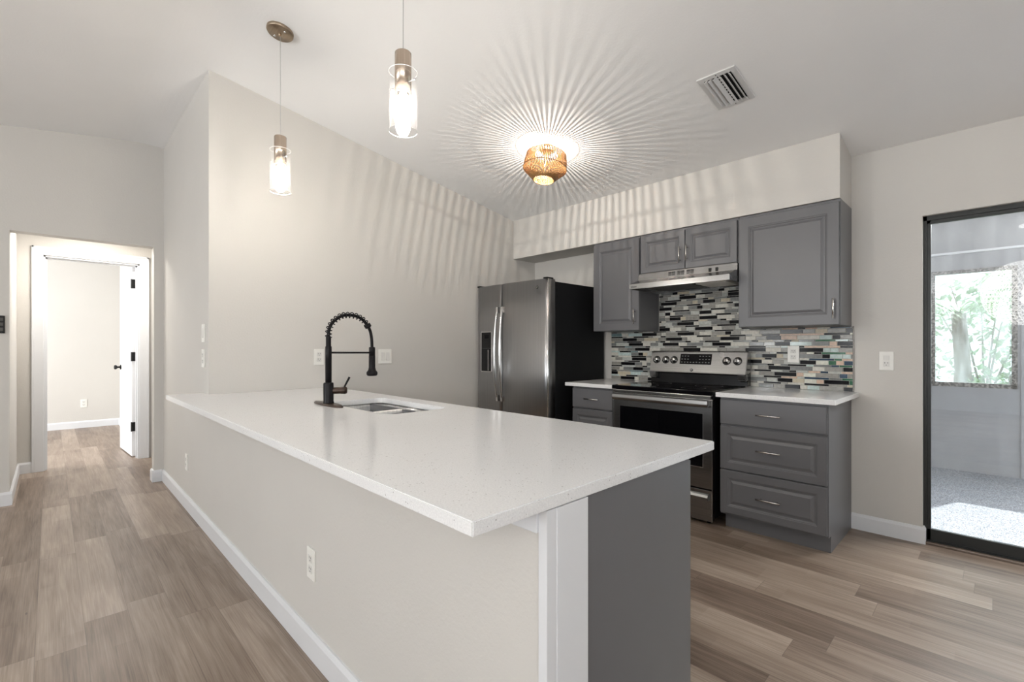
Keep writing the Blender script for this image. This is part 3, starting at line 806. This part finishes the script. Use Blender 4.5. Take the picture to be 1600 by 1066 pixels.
# edge strip along right door
MB().tube([(.945, -.862, .10), (.945, -.862, 1.81)], .0075, 10).build('door_edge_bar', 'chrome', dr)
def fhandle(x, d_):
    m = MB(); pts = []
    for i in range(25):
        u = i / 24; z = .735 + u * (1.585 - .735); bow = math.sin(math.pi * u) ** .55
        pts.append((x + (0.006 if x > .4 else -.006) * bow, fy(x) - .012 - .042 * bow, z))
    m.tube(pts, [.010 + .004 * math.sin(math.pi * i / 24) for i in range(25)], 12)
    for z in (.750, 1.570): m.box(x - .013, x + .013, fy(x) - .030, fy(x) + .002, z - .028, z + .028, bev=.004)
    return m.build('handle', 'chrome', d_)
fhandle(.365, dl); fhandle(.428, dr)
# dispenser
ds = MB(); X0, X1, Z0, Z1 = .105, .262, .985, 1.375; yf = fy(.18) - .003
ds.box(X0, X0 + .010, yf - .006, -.85, Z0, Z1, bev=.002); ds.box(X1 - .008, X1, yf - .006, -.85, Z0, Z1, bev=.002)
ds.box(X0, X1, yf - .006, -.85, Z0, Z0 + .010, bev=.002); ds.box(X0, X1, yf - .006, -.85, Z1 - .008, Z1, bev=.002)
dsp = ds.build('dispenser', 'chrome', dl)
B(X0 + .010, X1 - .008, yf - .003, -.86, 1.215, Z1 - .008, bev=.001).build('control_face', 'black', dsp)
B(X0 + .010, X1 - .008, yf - .0015, -.858, Z0 + .01, 1.214).build('recess', 'dark', dsp)
B(X0 + .05, X1 - .045, yf - .0040, yf - .0028, 1.31, 1.345).build('display', 'black_gloss', dsp)
m = B(X1 - .050, X1 - .042, yf - .010, yf - .001, 1.00, 1.20, bev=.002); m.build('paddle', 'chrome', dsp)
# emblem
bx, bz = .838, 1.745
def emblem(x, y, z, r, parent, tilt=0.0):
    rot = Matrix.Translation((x, y, z)) @ Matrix.Rotation(R(90) + tilt, 4, 'X')
    e = MB().lathe([(0, .0018), (r * .92, .0018), (r, .0), (r, -.002)], 0, 0, 24, mat=rot, caps=False).build('emblem', 'black', parent)
    text_mesh('emblem_letters', 'ge', r * 1.25, 'chrome', e, (Matrix.Translation((x, y, z)) @ Matrix.Rotation(tilt, 4, 'X') @ Matrix.Translation((0, -.0022, .002))).translation, Euler((R(90) + tilt, 0, 0)), .0003)
    return e
emblem(bx, fy(bx) + .0002, bz, .014, dr)
for x in (.055, .925): B(x - .022, x + .022, -.875, -.79, 1.812, 1.826, bev=.004).build('hinge_cover', 'black', fr)
B(.05, .93, -.80, -.74, 0.012, .085).build('kick_grille', 'black', fr)

# ------------------------------------------------------------------ range
rg = thing('electric_range', 'freestanding stainless and black glass electric range between the base cabinets', 'range', (1.868, -.34, 0))
m = B(1.476, 2.260, -.640, -.030, .045, .897); 
for x in (1.52, 2.21):
    for y in (-.60, -.08): m.lathe([(.016, 0), (.016, .05)], x, y, 10)
m.build('body', 'black_side', rg)
ck = B(1.470, 2.266, -.690, -.070, .897, .926, bev=.006).build('cooktop', 'black_gloss', rg)
for x, y, r in ((1.67, -.52, .10), (2.06, -.52, .085), (1.67, -.25, .075), (2.06, -.25, .10)):
    tmp = MB(); tmp.lathe([(r - .002, .9262), (r, .9262)], x, y, 48, caps=False); tmp.build('burner_ring', 'led', ck)
# oven door
od = MB(); x0, x1, z0, z1 = 1.476, 2.260, .252, .868
od.box(x0, x1, -.676, -.642, z0, z1, bev=.004)
odo = od.build('oven_door', 'steel', rg)
B(1.540, 2.196, -.6785, -.672, .398, .765, bev=.0012).build('oven_window', 'black_gloss', odo)
for s in (1.5365, 2.1965): B(s, s + .003, -.6795, -.672, .396, .767).build('window_trim', 'chrome', odo)
B(1.5365, 2.1995, -.6795, -.672, .393, .397).build('window_trim', 'chrome', odo)
m = MB(); m.prism([(-.704, .812), (-.720, .818), (-.726, .835), (-.722, .858), (-.708, .866), (-.700, .86), (-.700, .815)], 'x', 1.492, 2.246, bev=.002)
m.box(1.494, 1.520, -.704, -.672, .818, .860, bev=.003); m.box(2.218, 2.244, -.704, -.672, .818, .860, bev=.003)
m.build('oven_handle', 'steel', odo)
B(1.480, 2.256, -.690, -.64, .872, .893, bev=.003).build('front_rail', 'chrome', rg)
dwo = B(1.476, 2.260, -.676, -.642, .030, .243, bev=.004).build('storage_drawer', 'steel', rg)
m = MB(); m.prism([(-.676, .172), (-.700, .180), (-.706, .198), (-.698, .214), (-.676, .218)], 'x', 1.500, 2.240, bev=.001); m.build('drawer_handle', 'steel', dwo)
for xx in (1.4725, 2.2605): B(xx, xx + .004, -.680, -.640, .03, .868).build('side_trim', 'chrome', rg)
# backguard: black base and slanted stainless console
bgd = MB(); bgd.prism([(-.030, .926), (-.100, .926), (-.086, 1.03), (-.030, 1.16)], 'x', 1.486, 2.288)
bgo = bgd.build('backguard', 'black_gloss', rg)
def pf(u):   # along console face: u 0 bottom ... 1 top -> (y, z)
    return (-.142 + .048 * u, 1.018 + .165 * u)
m = MB()
prof = [(-.032, 1.030), (-.128, 1.010), (-.142, 1.018), (-.094, 1.183), (-.080, 1.193), (-.045, 1.190), (-.032, 1.180)]
m.prism(prof, 'x', 1.492, 2.290, bev=.004); 
for xa in (1.492, 2.228): m.prism([(-.10, 1.03), (-.146, 1.014), (-.134, .968), (-.118, .960), (-.09, .975)], 'x', xa, xa + .062, bev=.004)
con = m.build('control_panel', 'steel', bgo)
tl = math.atan2(.048, .165)
def on_face(x, u, out=0.0):
    y, z = pf(u); n = Vector((0, -math.cos(tl), math.sin(tl))); return Vector((x, y, z)) + n * out
def face_mat(x, u, out=0.0): return Matrix.Translation(on_face(x, u, out)) @ Matrix.Rotation(R(90) - tl, 4, 'X')
mm = MB(); tmp = bmesh.new(); bmesh.ops.create_cube(tmp, size=1); tmp.transform(Matrix.Diagonal((.262, .088, .004, 1))); bmesh.ops.bevel(tmp, geom=tmp.edges[:], offset=.0015, segments=1, affect='EDGES')
mm.merge(tmp, mat=face_mat(1.890, .66, .001)); dsply = mm.build('display', 'black_gloss', con)
mm = MB(); 
for i in range(10):
    for j in range(3):
        if 3 <= i <= 5 and j > 0: continue
        tmp = bmesh.new(); bmesh.ops.create_cube(tmp, size=1); tmp.transform(Matrix.Diagonal((.012, .006, .001, 1)))
        mm.merge(tmp, mat=face_mat(1.890, .66, .0035) @ Matrix.Translation((-.112 + i * .025, -.028 + j * .026, 0)))
mm.build('keypad', 'led', dsply)
for x in (1.548, 1.632, 1.705, 2.140, 2.222):
    mm = MB().lathe([(.026, .0), (.026, .004), (.0215, .006), (.020, .024), (.017, .028), (0, .028)], 0, 0, 24, mat=face_mat(x, .60, .0), caps=False)
    kb = mm.build('knob', 'chrome', con)
    mm = MB(); tmp = bmesh.new(); bmesh.ops.create_cube(tmp, size=1); tmp.transform(Matrix.Translation((0, 0, .033)) @ Matrix.Diagonal((.008, .038, .011, 1))); bmesh.ops.bevel(tmp, geom=tmp.edges[:], offset=.002, segments=1, affect='EDGES')
    mm.merge(tmp, mat=face_mat(x, .60, 0) @ Matrix.Rotation(R(35), 4, 'Z')); mm.build('grip', 'steel', kb)
    mm = MB().lathe([(.0265, .0012), (.033, .0012), (.033, 0.0)], 0, 0, 24, mat=face_mat(x, .60, .0), caps=False); mm.build('dial_ring', 'black', kb)
emblem(1.868, on_face(1.868, .12).y - .001, on_face(1.868, .12).z, .012, con, -tl)

# ------------------------------------------------------------------ range hood
hd = thing('range_hood', 'stainless steel under-cabinet range hood above the cooktop', 'range hood', (1.91, -.25, 1.69))
m = MB(); hp = [(-.011, 1.836), (-.352, 1.836), (-.360, 1.784), (-.500, 1.738), (-.502, 1.698), (-.488, 1.698), (-.486, 1.722), (-.02, 1.722), (-.02, 1.70), (-.011, 1.70)]
m.prism(hp, 'x', 1.516, 2.304)
m.prism([(-.011, 1.83), (-.352, 1.83), (-.360, 1.784), (-.500, 1.738), (-.500, 1.698), (-.011, 1.698)], 'x', 1.512, 1.520)
m.prism([(-.011, 1.83), (-.352, 1.83), (-.360, 1.784), (-.500, 1.738), (-.500, 1.698), (-.011, 1.698)], 'x', 2.300, 2.308)
hb_ = m.build('shell', 'steel', hd)
m = MB()
for gx in (1.78, 1.855, 1.93):
    for j in range(4):
        for i2 in range(2): m.box(gx + i2 * .030, gx + i2 * .030 + .026, -.3585, -.3555, 1.795 + j * .009, 1.799 + j * .009)
m.build('vent_slots', 'dark', hb_)
for x in (2.112, 2.163): B(x - .010, x + .010, -.362, -.355, 1.790, 1.818, bev=.002).build('switch', 'black', hb_)
B(1.58, 1.96, -.46, -.08, 1.712, 1.7215).build('grease_filter', 'gasket', hd)
B(2.02, 2.24, -.40, -.14, 1.700, 1.7215, bev=.006).build('lamp_cover', 'plate', hd)
B(1.530, 1.580, -.5035, -.501, 1.712, 1.719).build('nameplate', 'gasket', hb_)

# ------------------------------------------------------------------ pendants over the bar
CE = 'glass cylinder pendants over the bar counter'
def pendant(x, y, zb, label):
    zt = ceil_z(y); t = thing('pendant_lamp', label, 'pendant lamp', (x, y, zt), CE)
    sl = math.atan(SL)
    tilt = Matrix.Translation((x, y, zt)) @ Matrix.Rotation(-sl, 4, 'X')
    can = MB().lathe([(0.071, 0.002), (0.071, -.012), (0.066, -.018), (.0, -.018)], 0, 0, 40, mat=tilt, caps=False).build('canopy', 'bronze', t)
    MB().lathe([(.009, -.017), (.009, -.026), (.005, -.034), (.0, -.034)], 0, 0, 16, mat=tilt, caps=False).build('cord_grip', 'bronze', can)
    for a in (0, 180):
        sp_ = tilt @ Matrix.Translation((.042 * math.cos(R(a + 20)), .042 * math.sin(R(a + 20)), 0))
        MB().lathe([(.006, -.017), (.006, -.022), (0, -.023)], 0, 0, 12, mat=sp_, caps=False).build('screw', 'chrome', can)
    st = zb + .312
    MB().tube([(x, y, zt - .03), (x + .001, y, (zt + st) / 2), (x, y, st)], .0016, 8).build('cord', 'cord', t)
    sk_ = MB().lathe([(0, st + .006), (.006, st + .006), (.008, st), (.030, st), (.0325, st - .003), (.0325, st - .160), (.024, st - .160)], x, y, 36, caps=False).build('socket', 'pendant_metal', t)
    m = MB(); m.tube([(x - .064, y - .012, st - .125), (x + .064, y + .012, st - .125)], .0018, 8)
    for s in (-1, 1): m.tube([(x + s * .058, y + s * .0108, st - .125), (x + s * .066, y + s * .0122, st - .125)], .004, 10)
    m.build('pin', 'chrome', sk_)
    z0, z1 = zb, zb + .235; r = .055
    gs = MB().lathe([(r, z0), (r, z1)], x, y, 64, caps=False).build('glass_shade', 'lamp_glass', t)
    for zz in (z0, z1):
        MB().tube([(x + r * math.cos(2 * math.pi * k / 48), y + r * math.sin(2 * math.pi * k / 48), zz) for k in range(48)], .0013, 6, closed=True).build('rim', 'glass_rim', gs)
    bz_ = st - .16
    MB().lathe([(.013, bz_), (.014, bz_ - .008)] + [(.0135 + .0165 * math.sin(math.pi * min(1, k / 12) / 2) ** .8, bz_ - .008 - .03 * k / 12) for k in range(1, 13)] + [(.030 * math.cos(math.pi / 2 * k / 12) if k < 12 else 0, bz_ - .085 - .040 * math.sin(math.pi / 2 * k / 12)) for k in range(0, 13)], x, y, 32, caps=False).build('bulb', 'bulb', t)
    return t
pendant(.776, -2.97, 2.108, 'smaller-looking far glass cylinder pendant hanging over the faucet end of bar')
pendant(1.971, -2.905, 2.078, 'nearer glass cylinder pendant hanging over the middle of the bar counter')

# ------------------------------------------------------------------ rattan ceiling lamp
LX, LY = 1.247, -1.215; LZ = ceil_z(LY)
rl = thing('ceiling_lamp', 'round woven rattan flush ceiling lamp throwing ray shadows on the ceiling', 'ceiling lamp', (LX, LY, LZ))
tilt = Matrix.Translation((LX, LY, LZ))
rl.rotation_euler = (-math.atan(SL), 0, 0)
MB().lathe([(0.060, 0.003), (0.062, -.010), (.058, -.018), (0, -.018)], 0, 0, 40, mat=tilt, caps=False).build('canopy', 'rattan_cap', rl)
m = MB(); m.lathe([(.030, LZ - .012), (.030, LZ - .045), (.018, LZ - .050), (.016, LZ - .085), (0, LZ - .085)], LX, LY, 24, caps=False); m.build('socket', 'rattan_cap', rl)
ZTOP, ZWID, ZBOT = LZ - .058, LZ - .165, LZ - .253
RT, RW, RB = .150, .163, .078
def ringpts(r, z, n=64): return [(LX + r * math.cos(2 * math.pi * k / n), LY + r * math.sin(2 * math.pi * k / n), z) for k in range(n)]
sh = MB(); NS = 80
def slat(m, r0, z0, r1, z1, a, w, th=.0016, w1=None):
    ca, sa = math.cos(a), math.sin(a); d = Vector((-sa, ca, 0)) * w / 2; e = d * ((w1 or w) / w); n_ = Vector((ca * (z0 - z1), sa * (z0 - z1), (r1 - r0)))
    n_ = n_.normalized() * th if n_.length > 0 else Vector((ca, sa, 0)) * th
    p0, p1 = Vector((LX + r0 * ca, LY + r0 * sa, z0)), Vector((LX + r1 * ca, LY + r1 * sa, z1))
    vs = [m.bm.verts.new(p) for p in (p0 - d, p0 + d, p1 + e, p1 - e, p0 - d + n_, p0 + d + n_, p1 + e + n_, p1 - e + n_)]
    for q in ((0, 1, 2, 3), (7, 6, 5, 4), (0, 4, 5, 1), (1, 5, 6, 2), (2, 6, 7, 3), (3, 7, 4, 0)): m.bm.faces.new([vs[i] for i in q])
ZM = (ZTOP + ZWID) / 2
for k in range(NS):
    a = 2 * math.pi * k / NS
    slat(sh, RT, ZTOP, .158, ZM, a, .0072); slat(sh, .158, ZM, RW, ZWID, a, .0072)
    slat(sh, RW, ZWID, RB, ZBOT, a, .0066)
    slat(sh, .088, ZTOP + .006, RT, ZTOP, a, .0040, w1=.0068)
sho = sh.build('shade', 'rattan', rl)
m = MB()
for r, z, th in ((RT, ZTOP, .0013), (.158, ZM, .0012), (RW, ZWID, .0030), (RB, ZBOT, .0028), (.088, ZTOP + .006, .0014)):
    m.tube(ringpts(r, z), th, 8, closed=True)
m.build('hoop', 'rattan_dark', sho)
# woven bottom disc: open mesh
m = MB()
for i in range(-5, 6):
    o_ = i * .0135; h_ = math.sqrt(max(RB ** 2 - o_ ** 2, 0))
    if h_ < .01: continue
    m.tube([(LX - h_, LY + o_, ZBOT), (LX + h_, LY + o_, ZBOT)], .0011, 5); m.tube([(LX + o_, LY - h_, ZBOT), (LX + o_, LY + h_, ZBOT)], .0011, 5)
m.build('bottom_weave', 'rattan', sho)
m = MB()
for k in range(3):
    a = R(30 + 120 * k); m.tube([(LX + .015 * math.cos(a), LY + .015 * math.sin(a), LZ - .06), (LX + .088 * math.cos(a), LY + .088 * math.sin(a), ZTOP + .006)], .0016, 6)
m.build('spider_arm', 'rattan_dark', rl)
bz_ = LZ - .085
blb = MB().lathe([(.013, bz_), (.014, bz_ - .01), (.028, bz_ - .04), (.031, bz_ - .062), (.026, bz_ - .085), (.010, bz_ - .098), (0, bz_ - .100)], LX, LY, 24, caps=False).build('bulb', 'clear', rl)
MB().lathe([(.0, bz_ - .018), (.0035, bz_ - .020), (.0035, bz_ - .056), (0, bz_ - .058)], LX, LY, 10, caps=False).build('filament', 'filament', blb)
pd = bpy.data.lights.new('ceiling_lamp_light', 'POINT'); pd.energy = 14; pd.color = (1, .94, .85); pd.shadow_soft_size = .004
po = bpy.data.objects.new('ceiling_lamp_light', pd); C.objects.link(po); po.location = (LX, LY, bz_ - .055 - LZ + LZ)
po.parent = rl; po.location = (0, 0, bz_ - .068 - LZ)

# ------------------------------------------------------------------ ceiling vent
VX0, VX1, VY0, VY1 = 2.422, 2.631, -1.281, -.965
vt = thing('ceiling_vent', 'white louvered air vent on the sloped ceiling', 'air vent', ((VX0 + VX1) / 2, (VY0 + VY1) / 2, ceil_z((VY0 + VY1) / 2)))
cvx, cvy = (VX0 + VX1) / 2, (VY0 + VY1) / 2
vm = Matrix.Translation((cvx, cvy, ceil_z(cvy))) @ Matrix.Rotation(-math.atan(SL), 4, 'X')
hw, hh = (VX1 - VX0) / 2, (VY1 - VY0) / 2 * 1.01
def vpart(boxes, name, mat, par, rots=None):
    m = MB()
    for b in boxes:
        tmp = bmesh.new(); bmesh.ops.create_cube(tmp, size=1)
        cx, cy, cz_, sx, sy, sz, ry_ = b
        tmp.transform(Matrix.Translation((cx, cy, cz_)) @ Matrix.Rotation(ry_, 4, 'Y') @ Matrix.Diagonal((sx, sy, sz, 1)))
        if min(sx, sy, sz) > .003: bmesh.ops.bevel(tmp, geom=tmp.edges[:], offset=.001, segments=1, affect='EDGES')
        m.merge(tmp, mat=vm)
    return m.build(name, mat, par)
bw_ = .030
fo = vpart([(-hw + bw_ / 2, 0, -.003, bw_, 2 * hh, .008, 0), (hw - bw_ / 2, 0, -.003, bw_, 2 * hh, .008, 0), (0, -hh + bw_ / 2, -.003, 2 * hw - 2 * bw_, bw_, .008, 0), (0, hh - bw_ / 2, -.003, 2 * hw - 2 * bw_, bw_, .008, 0)], 'frame', 'vent', vt)
vpart([(0, 0, -.0006, 2 * hw - .05, 2 * hh - .05, .001, 0)], 'duct_opening', 'dark', vt)
for i, (x, an) in enumerate(((-.062, -42), (-.038, -42), (-.012, -38), (.014, 38), (.040, 45), (.064, 45))):
    vpart([(x, 0, -.011, .024, 2 * hh - .056, .0016, R(an))], 'louver', 'vent', vt)
vpart([(.005 + 0 * i, -hh + .05 + i * .026, -.004, .020, .006, .004, 0) for i in range(9)], 'damper', 'vent', vt)
for s in (-1, 1): vpart([(0.0, s * (hh - .012), -.008, .005, .005, .002, 0)], 'screw', 'slot', fo)

# ------------------------------------------------------------------ sliding glass door
m = MB(); FY0, FY1 = .035, .115
m.box(SX0, SX0 + .018, FY0, FY1, 0, SZ); m.box(SX1 - .018, SX1, FY0, FY1, 0, SZ); m.box(SX0, SX1, FY0, FY1, SZ - .028, SZ); m.box(SX0, SX1, FY0, FY1, -.002, .020)
sd = m.build('door_2', 'bronze_frame'); struct(sd)
def panel(x0, x1, y0, name):
    m = MB(); y1 = y0 + .028; z0, z1 = .018, SZ - .026
    m.box(x0, x0 + .024, y0, y1, z0, z1, bev=.002); m.box(x1 - .024, x1, y0, y1, z0, z1, bev=.002)
    m.box(x0, x1, y0, y1, z0, z0 + .070, bev=.002); m.box(x0, x1, y0, y1, z1 - .022, z1, bev=.002)
    f = m.build('sliding_panel', 'bronze_frame', sd)
    B(x0 + .015, x1 - .015, y0 + .012, y0 + .014, z0 + .05, z1 - .015).build('pane', 'slider_glass', f)
panel(SX0 + .012, 4.20, .045, 'a'); panel(4.17, SX1 - .012, .080, 'b')
# track on the kitchen floor side
m = B(SX0, SX1, 0.0, .035, -.001, .012, bev=.002); struct(m.build('trim_4', 'floor'))

# ------------------------------------------------------------------ patio beyond
PZ = -.06; PY = 2.9
struct(B(1.2, 8.0, .13, 3.02, PZ - .1, PZ).build('floor_patio', 'carpet'))
struct(B(1.2, 8.0, .10, 3.3, 2.75, 2.85).build('ceiling_patio', 'patio_wall'))
wins = [(3.110, 3.752), (3.86, 4.72), (4.80, 5.66), (5.75, 6.6)]
WZ0, WZ1 = .812, 2.030
m = MB(); m.box(1.2, 8.0, PY, PY + .10, PZ, WZ0); m.box(1.2, 8.0, PY, PY + .10, WZ1, 2.75)
xs = [1.2] + [a for w in wins for a in w] + [8.0]
for i in range(0, len(xs), 2): m.box(xs[i], xs[i + 1], PY, PY + .10, WZ0, WZ1)
m.box(1.2, 8.0, PY - .045, PY, 2.215, 2.75)
m.box(3.775, 3.795, PY - .012, PY, PZ, 2.215); m.box(3.815, 3.835, PY - .012, PY, PZ, 2.215)
struct(m.build('wall_patio_far', 'patio_wall'))
struct(B(1.2, 8.0, PY - .052, PY - .01, 2.195, 2.216).build('trim_5', 'trim'))
m = MB(); m.box(1.1, 1.2, .1, 3.02, PZ, 2.75)
struct(m.build('wall_patio_left', 'patio_wall'))
for i, (a, b) in enumerate(wins):
    m = MB(); w_ = .040
    m.box(a, a + w_, PY - .012, PY + .06, WZ0, WZ1); m.box(b - w_, b, PY - .012, PY + .06, WZ0, WZ1); m.box(a, b, PY - .012, PY + .06, WZ1 - .035, WZ1); m.box(a, b, PY - .012, PY + .06, WZ0, WZ0 + .045)
    f = m.build('window_%d' % (i + 1), 'sill' if i == 0 else 'bronze_frame'); struct(f)
    B(a + .03, b - .03, PY + .02, PY + .023, WZ0 + .035, WZ1 - .03).build('pane', 'patio_glass' if i == 0 else 'clean_glass', f)

# garden beyond the patio
gr = B(-4, 14, 3.1, 16, -.35, -.252).build('grass_lawn', 'grass'); tag(gr, 'pale green lawn beyond the patio window', 'lawn'); gr['kind'] = 'stuff'
def frond(m, base, az, length, droop, rnd):
    prev = Vector(base); pts = []
    d = Vector((math.cos(az), math.sin(az), 0)); n = 14
    for i in range(n + 1):
        u = i / n; pts.append(Vector(base) + d * (length * u * (1 - .25 * u)) + Vector((0, 0, length * (.55 * u - droop * u * u))))
    m.tube(pts, [.012 * (1 - .8 * i / n) for i in range(n + 1)], 5)
    side = Vector((-math.sin(az), math.cos(az), 0))
    for i in range(2, n + 1):
        for s in (-1, 1):
            for q in (0, .5):
                p = pts[i].lerp(pts[i - 1], q); L = length * .34 * math.sin(math.pi * min(1, (i - q) / n * .9 + .08)) + .05
                tip = p + side * s * L * .8 + d * L * .45 + Vector((0, 0, -L * (.25 + .3 * rnd.random())))
                w = d * .016
                vs = [m.bm.verts.new(v) for v in (p - w, p + w, tip)]; m.bm.faces.new(vs)
def palm(x, y, h, seed, label):
    rnd = random.Random(seed); t = thing('palm_tree', label, 'palm tree', (x, y, -.25), 'palms outside the patio window')
    MB().tube([(x, y, -.25), (x + .05, y, h * .5), (x, y, h)], [.13, .10, .09], 10).build('trunk', 'bark', t)
    m = MB()
    for k in range(16): frond(m, (x, y, h), 2 * math.pi * k / 16 + rnd.random() * .3, 1.5 + rnd.random() * .5, .35 + rnd.random() * .55, rnd)
    m.build('fronds', 'leaf', t)
palm(3.2, 6.2, 1.75, 1, 'low palm with spreading fronds seen through the patio window')
palm(1.9, 7.4, 2.9, 2, 'taller palm behind the low palm beyond the patio window')
palm(4.6, 8.6, 2.3, 3, 'distant palm left of the others beyond the patio window')
def shrub(x, y, r, h, seed, label):
    rnd = random.Random(seed); t = thing('garden_shrub', label, 'shrub', (x, y, -.25), 'shrubs outside the patio window')
    m = MB()
    for k in range(7): 
        a = rnd.random() * 6.28; m.tube([(x, y, -.25), (x + .3 * r * math.cos(a), y + .3 * r * math.sin(a), h * .4), (x + .6 * r * math.cos(a), y + .6 * r * math.sin(a), h * .75)], [.03, .02, .008], 5)
    m.build('stems', 'bark', t)
    m = MB()
    for k in range(1500 if r > 1 else 900):
        a, u, v_ = rnd.random() * 6.283, rnd.random() ** .5, rnd.random()
        p = Vector((x + r * u * math.cos(a), y + r * u * math.sin(a), -.1 + h * v_ * (1.05 - .45 * u)))
        d = Vector((rnd.uniform(-1, 1), rnd.uniform(-1, 1), rnd.uniform(-.6, .8))).normalized(); s_ = d.cross(Vector((.3, .2, 1))).normalized() * (.06 if r > 1 else .03)
        L = (.09 + rnd.random() * .06) * (2.0 if r > 1 else 1)
        m.bm.faces.new([m.bm.verts.new(q) for q in (p, p + d * L * .5 + s_, p + d * L, p + d * L * .5 - s_)])
    m.build('leaves', 'leaf2', t)
shrub(3.75, 5.3, .55, 1.15, 5, 'rounded leafy shrub low behind the patio window')
shrub(3.4, 12.9, 1.9, 3.8, 6, 'big leafy shrub behind the palms outside')
shrub(7.2, 13.4, 1.4, 2.8, 8, 'wide leafy shrub at the right behind the palms outside')

# ------------------------------------------------------------------ perforated globe pendant in the dining area (mirrored in the door glass)
GX, GY, GZ, GR = 3.87, -5.05, 1.93, .42
gp = thing('globe_pendant', 'large round white perforated pendant mirrored in the sliding door glass', 'pendant lamp', (GX, GY, ceil_z(GY)))
tmp = bmesh.new(); bmesh.ops.create_icosphere(tmp, subdivisions=4, radius=GR)
bmesh.ops.inset_individual(tmp, faces=tmp.faces[:], thickness=.0085)
doomed = [f for f in tmp.faces if len(f.verts) == 3]
bmesh.ops.delete(tmp, geom=doomed, context='FACES')
tmp.transform(Matrix.Translation((GX, GY, GZ)))
m = MB(); m.merge(tmp); m.build('shade', 'globe', gp)
MB().tube([(GX, GY, ceil_z(GY) - .02), (GX, GY, GZ + .1)], .003, 8).build('cord', 'black', gp)
MB().lathe([(.06, ceil_z(GY) + .01), (.06, ceil_z(GY) - .025), (0, ceil_z(GY) - .03)], GX, GY, 24, caps=False).build('canopy', 'globe', gp)
MB().lathe([(.0, GZ + .11), (.018, GZ + .10), (.018, GZ + .04), (.03, GZ + .02), (.033, GZ - .02), (0, GZ - .05)], GX, GY, 20, caps=False).build('bulb', 'globe_bulb', gp)
gl_ = bpy.data.lights.new('globe_light', 'POINT'); gl_.energy = 8; gl_.color = (1, .95, .88); gl_.shadow_soft_size = .045
go_ = bpy.data.objects.new('globe_light', gl_); C.objects.link(go_); go_.parent = gp; go_.location = (0, 0, GZ - .09 - ceil_z(GY))
